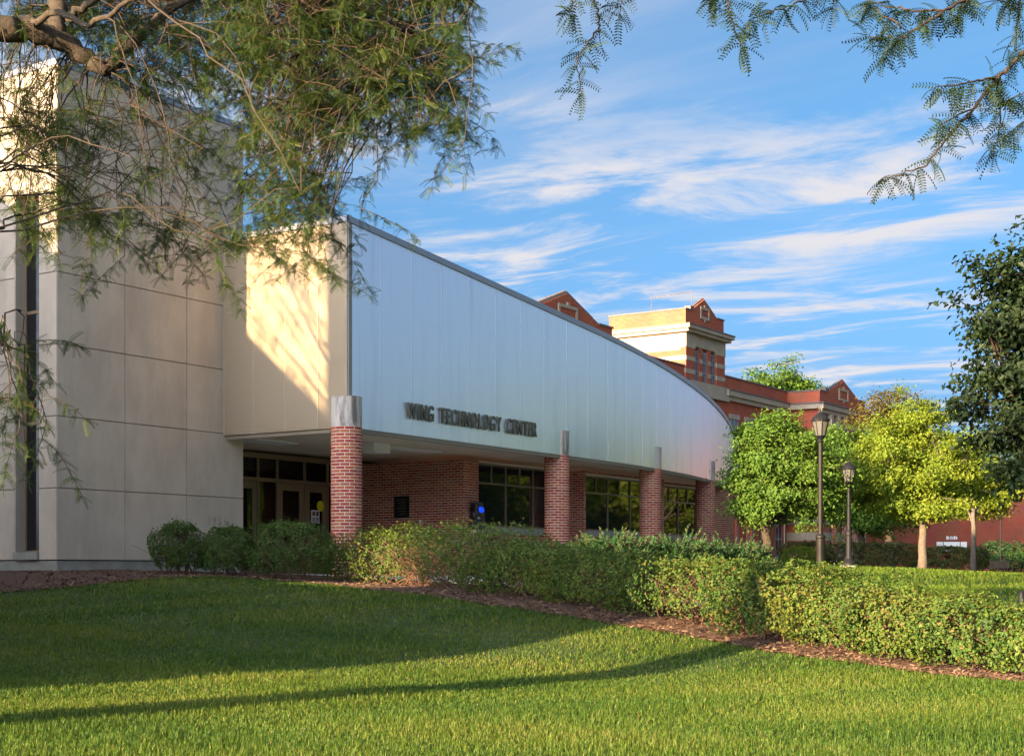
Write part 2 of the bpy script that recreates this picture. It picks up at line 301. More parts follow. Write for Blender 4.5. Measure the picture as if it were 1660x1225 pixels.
a = R.random(nC)*math.pi; ln = R.uniform(.015, .05, nC); wd = R.uniform(.004, .011, nC); d1 = np.stack([np.cos(a), np.sin(a), R.normal(0, .25, nC)], 1); d2 = np.stack([-np.sin(a), np.cos(a), R.normal(0, .4, nC)], 1)
c3 = np.column_stack([cp, cz]); v = np.stack([c3-d1*ln[:, None]-d2*wd[:, None], c3+d1*ln[:, None]-d2*wd[:, None], c3+d1*ln[:, None]+d2*wd[:, None], c3-d1*ln[:, None]+d2*wd[:, None]], 1)
b.add(v.reshape(-1, 3), np.arange(nC*4).reshape(-1, 4), np.repeat(R.random(nC), 4)); tag(b.build('mulch_chips', M['chip'], kind='stuff'), 'reddish bark mulch chips spread under the hedge and tower', 'mulch')
# concrete walk behind the hedge
HL0 = np.array([-3.38, 28.5]); HL1 = np.array([5.12, 15.0]); HD = (HL1-HL0)/np.linalg.norm(HL1-HL0); HNn = np.array([-HD[1], HD[0]])
HNn = HNn if HNn[0] > 0 else -HNn
b = MB(); ss = np.linspace(-3, 40, 70)
def wave(s): return 0.0
gr = np.stack([[HL0+HD*s+HNn*o for o in (1.75, 2.4, 3.1, 3.75)] for s in ss]); zz = Gz(gr.reshape(-1, 2))+.03
i = np.arange(69)[:, None]*4; j = np.arange(3)[None]; b.add(np.column_stack([gr.reshape(-1, 2), zz]), np.stack([i+j, i+4+j, i+4+j+1, i+j+1], -1).reshape(-1, 4)); tag(b.build('walkway', M['path'], smooth=True), kind='structure')

b = MB(); ss = np.linspace(.4, 24, 50); ll = np.linspace(-2.4, 9, 16); gr = np.stack([[(np.array([-3.38, 30.4])+U[:2]*a_+V[:2]*c_) for c_ in ll] for a_ in ss]); zz = Gz(gr.reshape(-1, 2))+.02
n16 = 16; i = np.arange(49)[:, None]*n16; j = np.arange(15)[None]; b.add(np.column_stack([gr.reshape(-1, 2), zz]), np.stack([i+j, i+n16+j, i+n16+j+1, i+j+1], -1).reshape(-1, 4)); tag(b.build('entrance_paving', M['path'], smooth=True), kind='structure')
# ------------------------------------------------------------------ technology building
EB = EYE
def up(l, off=0): return None
COR = np.array([-3.38, 30.4, 0.0])                       # outer corner of the canopy
bld = thing('technology_building', 'grey concrete and aluminium technology building with brick columns', 'building', (-3.4, 33, 0))
ZB = 2.967+EB                                            # underside of the canopy = top of column brick
# curve of the aluminium fascia
def fascia_curve():
    p = COR[:2].copy(); out = [p.copy()]; hs = []; ds = .05
    for i in range(int(44/ds)):
        s = i*ds; h = 32.5-max(0, min(s, 22)-10)*1.3-max(0, min(s, 27)-22)*1.4-max(0, s-27)*4.5; hs.append(rad(h)); p = p+ds*np.array([math.sin(rad(h)), math.cos(rad(h))]); out.append(p.copy())
    return np.array(out), np.array(hs+[hs[-1]])
FC, FH = fascia_curve()
def fpt(s, off=0.0):
    i = min(int(s/.05), len(FC)-2); f = s/.05-i; p = FC[i]*(1-f)+FC[i+1]*f; h = FH[i]; n = np.array([math.cos(h), -math.sin(h)]); return p+n*off
def ftop(s): return EB+7.31-.085*s if s < 24 else EB+7.31-.085*24-.06*(s-24)
S_END = 36.0
# tower
tA = COR+V*3.51                                          # canopy meets the tower face
tc0 = tA-U*4.50; tc0[2] = 0                              # nearest corner of the tower
TW = 5.12; TDp = 7.0; ZP = .326; PH = 1.393
tower = MB(); tower.box(tc0+U*.03+V*.03+Z*ZP, U*(TW-.06), V*.50, Z*9.55); tower.box(tc0+U*.03+V*1.28+Z*ZP, U*(TW-.06), V*(TDp-1.3), Z*9.55)
tower.box(tc0+U*.34+V*.53+Z*ZP, U*(TW-.4), V*.75, Z*9.55); tower.box(tc0+U*.03+V*.53+Z*7.5, U*.4, V*.75, Z*2.35)
tw = tower.build('tower_core', M['joint'], bld)
def panel(o, a, c, n, jw=.010):                          # slab standing proud of the core, jw wide open joints
    la = np.linalg.norm(a); lc = np.linalg.norm(c); a_ = a/la; c_ = c/lc; n = np.asarray(n)
    bb = MB(); o2 = o+a_*jw*.5+c_*jw*.5; A_ = a_*(la-jw); C_ = c_*(lc-jw)
    e = .006; q = [o2, o2+A_, o2+A_+C_, o2+C_]; q2 = [o2+a_*e+c_*e, o2+A_-a_*e+c_*e, o2+A_+C_-a_*e-c_*e, o2+C_+a_*e-c_*e]
    bb.hexa([p for p in q]+[p+n*.03 for p in q2]) if np.dot(np.cross(a, c), n) > 0 else bb.hexa([q[i] for i in (0,3,2,1)]+[q2[i]+n*.03 for i in (0,3,2,1)])
    return bb.build('concrete_panel', M['concrete'], tw)
nR = -V; nL = -U
zr = [ZP+PH*k for k in range(7)]+[9.89]
for k in range(7):
    for c in range(3): panel(tc0+V*.03+U*(.005 if c == 0 else c*TW/3)+Z*zr[k], U*(TW/3), Z*(zr[k+1]-zr[k]), nR)
    panel(tc0+U*.03+V*0.0+Z*zr[k], V*.53, Z*(zr[k+1]-zr[k]), nL)
    for c in range(3): panel(tc0+U*.03+V*(1.26+c*1.65)+Z*zr[k], V*1.65, Z*(zr[k+1]-zr[k]), nL)
panel(tc0+U*.03+V*.53+Z*7.5, V*.73, Z*(9.89-7.5), nL)
for k in range(2): panel(tc0+U*(TW-.03)+V*(.03+2*k)+Z*ZP, V*2.0, Z*2.72, U)
b = MB(); b.box(tc0-U*.02-V*.02+Z*9.89, U*(TW+.04), V*(TDp+.04), Z*.12); b.build('roof_coping', M['coping'], bld)
b = MB(); b.box(tc0+U*.035+V*.035-Z*.4, U*(TW-.07), V*(TDp-.07), Z*(ZP+.4-.012)); b.build('plinth', M['concrete_base'], bld)
# slit window in the tower
w = MB(); w0 = tc0+V*.53
for zc in (.46, 3.0, 5.2, 7.44): w.box(w0+U*.23+V*.03+Z*zc, U*.06, V*.68, Z*.06)
for vv in (.02, .66): w.box(w0+U*.23+V*vv+Z*.46, U*.06, V*.06, Z*7.04)
ws = w.build('slit_window', M['bronze'], bld)
for z0, z1 in ((.52, 3.0), (3.06, 5.2), (5.26, 7.44)):
    w = MB(); w.box(w0+U*.25+V*.08+Z*z0, U*.012, V*.58, Z*(z1-z0)); w.build('pane', M['glass'], ws)
w = MB(); w.box(w0-U*.05+V*.002+Z*(ZP+.005), U*.35, V*.72, Z*.15); w.build('sill', M['concrete_base'], ws)
w = MB(); w.box(w0+U*.0+V*.70+Z*.46, U*.30, V*.03, Z*7.04); w.build('jamb', M['concrete'], ws)
# canopy: soffit, roof, fascia panels
soff = MB(); ls = np.arange(0, S_END+.01, .6); outer = np.array([fpt(s, -.06) for s in ls]); back = np.array([(COR+V*9.0+U*(s*.97))[:2] for s in ls])
def sheet(zf, th, nm, mt, off):
    bb = MB(); o3 = np.array([fpt(s, off) for s in ls]); n = len(ls)
    zt = np.array([zf(s) for s in ls]); v = np.vstack([np.column_stack([o3, zt]), np.column_stack([back, zt]), np.column_stack([o3, zt+th]), np.column_stack([back, zt+th])])
    i = np.arange(n-1); bb.add(v, [np.stack([i, i+1, n+i+1, n+i], -1), np.stack([2*n+i, 3*n+i, 3*n+i+1, 2*n+i+1], -1), np.stack([i, 2*n+i, 2*n+i+1, i+1], -1)]); return bb.build(nm, mt, bld)
sheet(lambda s: ZB+.06, .1, 'soffit', M['soffit'], -.10)
sheet(lambda s: ftop(s)-.35, .1, 'canopy_roof', M['coping'], -.10)
can = MB(); n = 300; sl = np.linspace(0, S_END, n)
for off in (-.035,): 
    v = np.array([[*fpt(s, off), z] for s in sl for z in (ZB+.01, ftop(s)-.02)]); i = np.arange(n-1)*2; can.add(v, np.stack([i, i+2, i+3, i+1], -1))
canopy = can.build('canopy_backing', M['joint'], bld, smooth=True)
PW = 1.11; s = .02; pk = 0
while s < S_END-.1:                                       # aluminium panels, one by one
    s1 = min(s+PW, S_END); bb = MB(); st = np.linspace(s+.004, s1-.004, 5); rows = []
    for q in st:
        for off, z in ((-.03, ZB), (0, ZB), (0, ftop(q)-.13), (-.03, ftop(q)-.13)): rows.append([*fpt(q, off), z])
    v = np.array(rows); i = np.arange(4)*4
    bb.add(v, [np.stack([i+k, i+4+k, i+4+k+1, i+k+1], -1) for k in range(3)]+[np.array([[0,1,2,3]]), np.array([[19,18,17,16]])])
    bb.build('fascia_panel', M['alu'], canopy, smooth=False)
    bb = MB(); q = s1
    p0 = fpt(q, .0); h = FH[min(int(q/.05), len(FH)-1)]; t2 = np.array([math.sin(h), math.cos(h), 0]); n2 = np.array([math.cos(h), -math.sin(h), 0])
    bb.box(np.array([*p0, ZB])-t2*.011, t2*.022, n2*.004, Z*(ftop(q)-.13-ZB)); bb.build('seam', M['seam'], canopy); s = s1
bb = MB(); rows = []
for q in sl:
    for off, z in ((-.09, -.13), (.035, -.13), (.035, .0), (-.09, .02)): rows.append([*fpt(q, off), ftop(q)+z])
v = np.array(rows); i = np.arange(n-1)*4; bb.add(v, [np.stack([i+k, i+4+k, i+4+(k+1) % 4, i+(k+1) % 4], -1) for k in range(4)]); bb.build('canopy_coping', M['coping'], bld)
bb = MB(); rows = []
for q in sl:
    for off, z in ((-.10, -.10), (-.012, -.10), (-.012, .0), (-.10, .0)): rows.append([*fpt(q, off), ZB+z*.9+.0])
v = np.array(rows); bb.add(v, [np.stack([i+k, i+4+k, i+4+(k+1) % 4, i+(k+1) % 4], -1) for k in range(4)]); bb.build('soffit_edge', M['soffit_edge'], bld)
# left (tan, ribbed) face of the canopy
VL = 3.50; bb = MB(); bb.box(COR+U*.05+V*.0+Z*(ZB+.01), U*.1, V*VL, Z*(7.31+EB-ZB-.15)); lf = bb.build('side_backing', M['joint'], bld)
cuts = [0.012, .80, 1.71, 2.63, VL-.005]
for a0, a1 in zip(cuts[:-1], cuts[1:]):
    bb = MB(); bb.box(COR+U*.012+V*(a0+.004)+Z*ZB, U*.035, V*(a1-a0-.008), Z*(7.31+EB-ZB-.12)); bb.build('ribbed_panel', M['ribbed'], lf)
    bb = MB(); bb.box(COR+U*.0+V*(a1-.012)+Z*ZB, U*.012, V*.024, Z*(7.31+EB-ZB-.12)); bb.build('seam', M['seam_tan'], lf)
bb = MB(); bb.box(COR-U*.01-V*.0+Z*ZB, U*.022, V*.09, Z*(7.31+EB-ZB-.12)); bb.build('corner_trim', M['ribbed'], lf)
bb = MB(); bb.box(COR-U*.03+V*.0+Z*(7.31+EB-.12), U*.12, V*VL, Z*.12); bb.build('side_coping', M['coping'], bld)
bb = MB(); bb.box(COR+U*.06+V*.1+Z*(ZB-.09), U*.10, V*(VL-.1), Z*.09); bb.build('soffit_beam', M['soffit_edge'], bld)
# ceiling lights and boxes under the canopy
for (x, y, D, sx, sy, h) in ((606, 734, 35.0, .62, .5, .22), (430, 724, 34.2, 1.6, .6, .04), (660, 728, 36.5, 2.2, .5, .03)):
    c = P(x, y, D); bb = MB(); bb.box(np.array([c[0], c[1], ZB+.055-h])-U*sx/2-V*sy/2, U*sx, V*sy, Z*h); bb.build('ceiling_box', M['white'], bld)
# brick work ------------------------------------------------------
CH = .0677; BL = .2032; MJ = .0150
bricks = MB(); core = MB()
def brick_wall(A, d, nrm_, length, z0, z1, opens=(), th=.25):
    ncs = int(round((z1-z0)/CH))
    for c in range(ncs):
        zb = z0+c*CH+MJ/2; zt = z0+(c+1)*CH-MJ/2; l = -(BL/2 if c % 2 else 0)
        while l < length:
            a0, a1 = max(l+MJ/2, 0), min(l+BL-MJ/2, length); l += BL
            if a1-a0 < .02: continue
            seg = [(a0, a1)]
            for (o0, o1, oz0, oz1) in opens:
                if zt > oz0 and zb < oz1:
                    ns = []
                    for (p, q) in seg:
                        if q <= o0 or p >= o1: ns.append((p, q)); continue
                        if o0-p > .02: ns.append((p, o0))
                        if q-o1 > .02: ns.append((o1, q))
                    seg = ns
            for (p, q) in seg: bricks.box(A+d*p+Z*zb+nrm_*(-.02), d*(q-p), nrm_*(.0245+rnd.uniform(-.001, .0015)), Z*(zt-zb), rnd.random())
    xs = sorted({0, length}|{o for op in opens for o in op[:2]})
    for a0, a1 in zip(xs[:-1], xs[1:]):
        op = [o for o in opens if o[0] <= a0+1e-6 and o[1] >= a1-1e-6]
        rng = [(z0, z1)] if not op else [(z0, op[0][2]), (op[0][3], z1)]
        for q0, q1 in rng:
            if q1-q0 > .01: core.box(A+d*a0+Z*q0-nrm_*th, d*(a1-a0), nrm_*(th-.001), Z*(q1-q0))
def window(A, d, nrm_, l0, l1, z0, z1, zm, nlow, nup):
    fr = MB(); rec = -.11; t = .05; dp = .06
    def bar(a0, a1, q0, q1): fr.box(A+d*a0+Z*q0+nrm_*rec, d*(a1-a0), nrm_*dp, Z*(q1-q0))
    bar(l0, l1, z0, z0+t); bar(l0, l1, z1-t, z1); bar(l0, l0+t, z0+t, z1-t); bar(l1-t, l1, z0+t, z1-t); bar(l0+t, l1-t, zm-t/2, zm+t/2)
    ul = np.linspace(l0, l1, nup+1); ll = np.linspace(l0, l1, nlow+1)
    for q in ul[1:-1]: bar(q-t/2, q+t/2, zm+t/2, z1-t)
    for q in ll[1:-1]: bar(q-t/2, q+t/2, z0+t, zm-t/2)
    wo = fr.build('window', M['winframe'], bld)
    for xs, q0, q1 in ((ll, z0+.03, zm), (ul, zm, z1-.03)):
        for a0, a1 in zip(xs[:-1], xs[1:]):
            g = MB(); tl = rnd.uniform(-.004, .004); g.box(A+d*(a0+.01)+Z*q0+nrm_*(rec+.02), d*(a1-a0-.02)+nrm_*tl, nrm_*.01, Z*(q1-q0)); g.build('pane', M['glass'], wo)
    g = MB(); g.box(A+d*(l0-.06)+Z*(z0-.16)+nrm_*(-.1), d*(l1-l0+.12), nrm_*.17, Z*.16); g.build('sill', M['sill'], wo)
    g = MB(); g.box(A+d*(l0)+Z*z0-nrm_*.35, d*(l1-l0), nrm_*.03, Z*(z1-z0)); g.build('dark_room', M['interior'], wo)
def g3(p): return np.array([p[0], p[1], 0.0])
cA = g3(P(752, 0, 38.2)); WB = -.12; WT = WB+CH*46
zs, zt_, zmm = EB+1.18, EB+2.86, EB+2.33
def storefront_line(l): return g3(P(397, 0, 36.4))+U*l
brick_wall(cA, V, -U, 3.75, WB, WT)                         # portico wall
brick_wall(cA, U, -V, 5.41, WB, WT, [(.665, 4.75, zs-.16, zt_)])
window(cA, U, -V, .665, 4.75, zs, zt_, zmm, 3, 6)
w2 = g3(P(946.8, 0, 42.5)); w2s = w2-U*.0
brick_wall(w2, V, -U, .38, WB, WT, th=.07); brick_wall(w2, U, -V, 4.9, WB, WT, [(.10, 4.2, zs-.16, zt_-.09)])
window(w2, U, -V, .10, 4.2, zs, zt_-.09, zmm-.05, 3, 6)
w3 = g3(P(1060, 0, 47.2)); brick_wall(w3, V, -U, 1.2, WB, WT); W3L = 5.6
brick_wall(w3, U, -V, W3L, WB, WT, [(.5, 4.4, zs-.16, zt_-.09)])
window(w3, U, -V, .5, 4.4, zs, zt_-.09, zmm-.05, 3, 6)
e3 = w3+U*W3L; brick_wall(e3, V, U, 3.0, WB, WT)
# round columns
RC = .3225; cols_s = [(8.8, .235), (14.5, .235), (20.5, .235), (26.0, .235)]
ccs = [np.array([COR[0]-.03, COR[1]+.09])]+[fpt(s_, -o) for s_, o in cols_s]
nC = 46; NB = 10; thb = 2*math.pi/NB; gapth = MJ/RC
def arc_brick(c, th0, th1, z0, z1, mb, t, k=3):
    th = np.linspace(th0, th1, k+1); r0, r1 = RC-.03, RC+.0
    ring = lambda r, z: np.column_stack([c[0]+r*np.cos(th), c[1]+r*np.sin(th), np.full(k+1, z)])
    v = np.vstack([ring(r1, z0), ring(r1, z1), ring(r0, z1), ring(r0, z0)]); m_ = k+1; i = np.arange(k)
    mb.add(v, [np.stack([i, i+1, m_+i+1, m_+i], -1), np.stack([m_+i, m_+i+1, 2*m_+i+1, 2*m_+i], -1), np.stack([3*m_+i, 3*m_+i+1, i+1, i], -1), np.array([[0, m_, 2*m_, 3*m_]]), np.array([[k, 3*m_+k, 2*m_+k, m_+k]])], t)
one = MB(); arc_brick((0, 0), gapth/2, thb-gapth/2, MJ/2, CH-MJ/2, one, .5); tmp = one.build('brick', M['brick_one']); brick_me = tmp.data; bpy.data.objects.remove(tmp)
n_single = 0
for ci, c in enumerate(ccs):
    cb = MB(); cb.lathe((c[0], c[1], ZB-nC*CH), [(RC-.005, 0), (RC-.005, nC*CH)], 28); co = cb.build('brick_column', M['mortar'], bld, smooth=False)
    face = math.atan2(-c[1], -c[0])                       # direction towards the camera side
    for r in range(nC):
        z0 = ZB-nC*CH+r*CH
        for k in range(NB):
            t0 = (k+(.5 if r % 2 else 0))*thb+ci*.7+R.normal(0, .004); mid = t0+thb/2; da = abs((mid-face+math.pi) % (2*math.pi)-math.pi)
            if da > 2.0: continue
            if ci < 2 and da < 1.05 and z0 > .75 and n_single < 300:
                inst('brick', brick_me, co, Matrix.Translation((c[0], c[1], z0)) @ Matrix.Rotation(t0, 4, 'Z')); n_single += 1
            else: arc_brick(c, t0+gapth/2, t0+thb-gapth/2, z0+MJ/2, z0+CH-MJ/2, bricks, rnd.random())
    bb = MB(); bb.lathe((c[0], c[1], ZB+.002), [(RC-.004, 0), (RC-.004, .60), (RC+.004, .602), (RC+.004, .617)], 32); bb.build('column_cap', M['cap'], co, smooth=False)
core.build('wall_core', M['mortar'], bld); tag(bricks.build('brickwork', M['brick'], bld), kind='stuff')
# entrance storefront
sf = storefront_line(-.9); SL = 5.6; en = MB(); zh = ZB-.02; zd = EB+2.28
def sbar(a0, a1, q0, q1, dp=.1): en.box(sf+U*a0+Z*q0, U*(a1-a0), V*dp, Z*(q1-q0))
xs_ = [0, .9, 1.02, 2.05, 3.35, 4.2, 5.6]
def lpx(x):
    r_ = (x-CX)/F; p0 = sf; return (r_*p0[1]-p0[0])/(U[0]-r_*U[1])
mull = [lpx(x) for x in (419, 450.5, 495, 532)]
for q in [0]+mull+[SL]: sbar(q-.03, q+.03, 0, zh)
sbar(0, SL, zh-.12, zh); sbar(0, SL, zd-.03, zd+.06, .11); sbar(0, SL, 0, .1, .09)
ent = en.build('entrance_frame', M['bronze'], bld)
edges = [0]+mull+[SL]
for k, (a0, a1) in enumerate(zip(edges[:-1], edges[1:])):
    g = MB(); g.box(sf+U*(a0+.03)+V*.05+Z*(zd+.06), U*(a1-a0-.06), V*.008, Z*(zh-.12-zd-.06)); g.build('transom_pane', M['clear'], ent)
    if k in (0, 2, 3):
        dr = MB(); s0, s1 = a0+.035, a1-.035; st = .16
        for (p, q, r0, r1) in ((s0, s0+st, .02, zd-.04), (s1-st, s1, .02, zd-.04), (s0+st, s1-st, .02, .32), (s0+st, s1-st, zd-.22, zd-.04)): dr.box(sf+U*p+V*.02+Z*r0, U*(q-p), V*.055, Z*(r1-r0))
        do = dr.build('door', M['bronze'], bld)
        g = MB(); g.box(sf+U*(s0+st)+V*.045+Z*.32, U*(s1-s0-2*st), V*.008, Z*(zd-.54)); g.build('glass', M['clear'], do)
        h = MB(); h.tube([sf+U*(s1-st/2)-V*.05+Z*.95, sf+U*(s1-st/2)-V*.05+Z*1.3], .014, 8); h.build('handle', M['black'], do)
    else:
        g = MB(); g.box(sf+U*(a0+.03)+V*.05+Z*.1, U*(a1-a0-.06), V*.008, Z*(zd-.13)); g.build('side_pane', M['clear'], ent)
pl = P(515.5, 820, 1); l_ = lpx(515.5); dp_ = (sf+U*l_)[1]; cc = P(518, 820, dp_)-V*.03
g = MB(); a = np.arange(20)*2*math.pi/20; g.prism([cc+U*.14*math.cos(q)+Z*.14*math.sin(q) for q in a], -V*.004); g.build('yellow_disc', M['yellow'], bld)
cc = P(510, 837, dp_)-V*.03; g = MB(); g.box(cc-U*.16-Z*.17, U*.32, V*.004, Z*.34); nb = g.build('notice', M['white'], bld)
for (du, dz, mt) in ((-.12, .02, 'chip'), (.02, .02, 'chip'), (-.12, -.13, 'coping'), (.02, -.13, 'coping')):
    g = MB(); g.box(cc+U*du+Z*dz-V*.005, U*.1, V*.004, Z*.11); g.build('pictogram', M[mt], nb)
rm = MB(); r0 = sf+V*6.0-U*1; rm.box(r0, U*9, V*.1, Z*3.2); rm.box(sf+V*.2-U*1.0+Z*3.06, U*9, V*6, Z*.05); rm.box(sf+V*.2-U*1-Z*.06, U*9, V*6, Z*.05); rm.box(sf+V*.2-U*1.05, U*.05, V*6, Z*3.1); rm.box(sf+V*.2+U*8, U*.05, V*6, Z*3.1); rmo = rm.build('lobby', M['interior'], bld)
g = MB(); g.box(sf+V*3-U*.4, U*.9, V*.1, Z*1.9); g.build('lobby_board', M['interior_warm'], rmo)
for (u_, v_) in ((1.2, 2.2), (1.9, 4.0), (4.4, 2.8)):
    g = MB(); g.box(sf+V*v_+U*u_+Z*2.98, U*.9, V*.12, Z*.04); g.build('ceiling_light', M['tube'], rmo)
# plaque and hose tap on the portico wall
def on_portico(x, y):
    r_ = (x-CX)/F; l = (r_*cA[1]-cA[0])/(V[0]-r_*V[1]); p = cA+V*l; return P(x, y, p[1])
c0 = on_portico(652, 821.5); bb = MB(); bb.box(c0-V*.24-Z*.29-U*.045, V*.48, U*.04, Z*.58); pq = bb.build('plaque', M['black'], bld)
for k in range(6): bb = MB(); bb.box(c0-V*.15+Z*(.18-.075*k)-U*.049, V*(.3-.05*(k % 3)), U*.006, Z*.02); bb.build('plaque_line', M['letter'], pq)
c0 = on_portico(684, 846); bb = MB(); bb.tube([c0, c0-U*.1, c0-U*.13-Z*.05], .02, 8); bb.tube([c0-U*.07, c0-U*.07+Z*.06], .03, 8); bb.build('wall_tap', M['white'], bld)
# lettering, letter by letter
def glyph(ch, size, ext, off):
    cu = bpy.data.curves.new('g', 'FONT'); cu.body = ch; cu.size = size; cu.extrude = ext; cu.offset = off; o = bpy.data.objects.new('g', cu); C.objects.link(o)
    bpy.context.view_layer.update(); me = bpy.data.meshes.new_from_object(o.evaluated_get(bpy.context.evaluated_depsgraph_get())); bpy.data.objects.remove(o)
    co = np.zeros(len(me.vertices)*3); me.vertices.foreach_get('co', co); return me, co.reshape(-1, 3)
sign = MB(); words = 'WING TECHNOLOGY CENTER'
gl_ = []; 
for ch in words:
    if ch == ' ': gl_.append((None, None, .30)); continue
    me, co = glyph(ch, 1.0, .05, .012); gl_.append((me, co, 0))
H_ = .345; tot = 0; place = []
caps = max(co[:, 1].max() for me, co, _ in gl_ if me)
for me, co, sp_ in gl_:
    if me is None: tot += .62; place.append(None); continue
    wdt = co[:, 0].max()-co[:, 0].min(); place.append(tot-co[:, 0].min()); tot += wdt+.25
s0_, s1_ = 2.0, 7.42; kx = (s1_-s0_)/tot; ky = H_/caps; zl = EB+3.325
for (me, co, _), pl_ in zip(gl_, place):
    if me is None: continue
    v = np.empty_like(co)
    for i_, q in enumerate(co):
        p = fpt(s0_+(q[0]+pl_)*kx, .045+q[2]*.5); v[i_] = (p[0], p[1], zl+q[1]*ky)
    v -= OFF[bld]; me.vertices.foreach_set('co', v.ravel()); me.materials.clear(); me.materials.append(M['letter']); me.name = 'letter'
    o = bpy.data.objects.new('letter', me); C.objects.link(o); o.parent = canopy
# 1956 cut into the tower face
for k, ch in enumerate('1956'):
    me, co = glyph(ch, .26, .004, -.002); base = tc0+V*.03; x = (336, 344.5, 353.5, 362.5)[k]
    r_ = (x-CX)/F; l = (r_*tc0[1]-tc0[0])/(U[0]-r_*U[1]); D_ = (tc0+U*l)[1]; zq = EYE+(HY-851)/F*D_
    v = base+U[None]*(l+co[:, :1]*.85)+Z[None]*(co[:, 1:2])-V[None]*(.031+co[:, 2:3]*.3); v[:, 2] += zq; v -= OFF[bld]
    me.vertices.foreach_set('co', v.ravel()); me.materials.clear(); me.materials.append(M['joint']); o = bpy.data.objects.new('numeral', me); C.objects.link(o); o.parent = bld
# wrapped call box with a blue light, on the pier
c0 = cA+U*.36-V*.0; ph = thing('wrapped_call_box', 'wall call box wrapped in black plastic with blue light on top', 'call box', (c0[0], c0[1], 1.1))
bb = MB(); n1, n2 = 20, 18; zz_ = np.linspace(0, 1, n1); th = np.arange(n2)*2*math.pi/n2; vv = []
for zq in zz_:
    wq = .17+.05*math.sin(zq*3)-.03*zq; 
    for t in th:
        rx = wq*np.sign(math.cos(t))*abs(math.cos(t))**.6*(1+.08*math.sin(7*t+zq*9)+R.normal(0, .025)); ry = .13*np.sign(math.sin(t))*abs(math.sin(t))**.6*(1+.1*math.sin(5*t-zq*13)+R.normal(0, .03))
        vv.append(c0-V*.16+U*(rx+.05*(1-zq))-V*ry+Z*(1.18+zq*.72))
i = np.arange(n1-1)[:, None]*n2; j = np.arange(n2)[None]; k = (j+1) % n2
bb.add(vv, [np.stack([i+j, i+k, i+n2+k, i+n2+j], -1).reshape(-1, 4), np.arange(n2)[None, ::-1], ((n1-1)*n2+np.arange(n2))[None]]); bb.build('plastic_wrap', M['bag'], ph)
bb = MB(); bb.lathe(tuple(c0-V*.26+Z*1.62), [(.02, 0), (.10, .02), (.11, .09), (.07, .15), (.01, .17)], 14); bb.build('blue_light', M['blue'], ph, smooth=True)
bb = MB(); bb.box(c0-U*.12-V*.29+Z*1.46, U*.24, V*.03, Z*.05); bb.build('strap', M['seam'], ph)
bb = MB(); bb.box(c0-U*.10-V*.26+Z*1.08, U*.24, V*.24, Z*.13); bb.build('housing', M['soffit'], ph)
# bike rack hoops/posts between hedge and building
for kx_, (x, y, D, lab) in enumerate(((780, 866, 34.5, 'thin black rack post below the wrapped call box'), (840, 871, 34.5, 'black rack post with round hoop under the first window'), (902, 881, 34.0, 'short black post in front of the second brick column'))):
    p = P(x, y, D); zg = g1(p[0], p[1]); t = thing('bike_rack_post', lab, 'bike rack', (p[0], p[1], zg), 'bike rack posts behind the hedge')
    bb = MB(); bb.tube([(p[0], p[1], zg-.05), (p[0], p[1], p[2])], .045, 10); bb.build('post', M['black'], t)
    bb = MB(); a = np.linspace(0, math.pi, 14); bb.tube([(p[0]+.3*math.cos(q), p[1], p[2]-.42+.3*math.sin(q)) for q in a], .02, 6); bb.build('hoop', M['black'], t)

# ------------------------------------------------------------------ old brick hall behind
HT = np.array([9.4, 80.0, 0.0])
hall = thing('brick_hall', 'old red brick hall with stone bands, gables and square tower', 'building', tuple(HT))
def hp(u, v, z): return HT+U*u+V*v+Z*z
def hbox(mb, u0, u1, v0, v1, z0, z1): mb.box(hp(u0, v0, z0), U*(u1-u0), V*(v1-v0), Z*(z1-z0))
E0 = EYE; TWD = 4.85
b = MB(); hbox(b, .25, TWD-.25, .25, TWD, 0, E0+13.3)
for (u0, u1) in ((0, 1.05), (3.8, TWD)): hbox(b, u0, u1, 0, .3, 0, E0+12.95)
hbox(b, 0, .3, .3, TWD, 0, E0+12.95); hbox(b, TWD-.3, TWD, .3, TWD, 0, E0+12.95)
for (u0, u1) in ((1.66, 2.12), (2.74, 3.19)): hbox(b, u0, u1, .05, .26, E0+10.45, E0+12.3)
hbox(b, 1.05, 3.8, .05, .26, 0, E0+10.0); hbox(b, .05, TWD-.05, .05, TWD-.05, E0+13.36, E0+14.2)
b.prism([hp(.75, .05, E0+14.2), hp(3.95, .05, E0+14.2), hp(3.6, .05, E0+14.42), hp(2.35, .05, E0+15.05), hp(1.1, .05, E0+14.42)], V*.35)
twr = b.build('tower', M['hallbrick'], hall)
b = MB(); hbox(b, -.28, TWD+.28, -.28, TWD+.28, E0+12.95, E0+13.12); hbox(b, -.42, TWD+.42, -.42, TWD+.42, E0+13.12, E0+13.3); b.build('cornice', M['hallstone'], twr)
b = MB(); hbox(b, -.46, TWD+.46, -.46, TWD+.46, E0+13.3, E0+13.36); hbox(b, 0, .75, .0, .4, E0+14.2, E0+14.27); hbox(b, 3.95, TWD, .0, .4, E0+14.2, E0+14.27); hbox(b, 0, .4, .4, TWD, E0+14.2, E0+14.27); hbox(b, TWD-.4, TWD, .4, TWD, E0+14.2, E0+14.27)
for (q0, q1) in (((1.0, 14.40), (2.35, 15.08)), ((3.7, 14.40), (2.35, 15.08)), ((.7, 14.2), (1.05, 14.42)), ((4.0, 14.2), (3.65, 14.42))):
    b.tube([hp(q0[0], .2, E0+q0[1]), hp(q1[0], .2, E0+q1[1])], .085, 6)
hbox(b, .55, .95, .0, .4, E0+14.27, E0+14.45); b.build('parapet_coping', M['hallroof'], twr)
b = MB(); hbox(b, 1.05, 3.8, .02, .26, E0+12.3, E0+12.94)
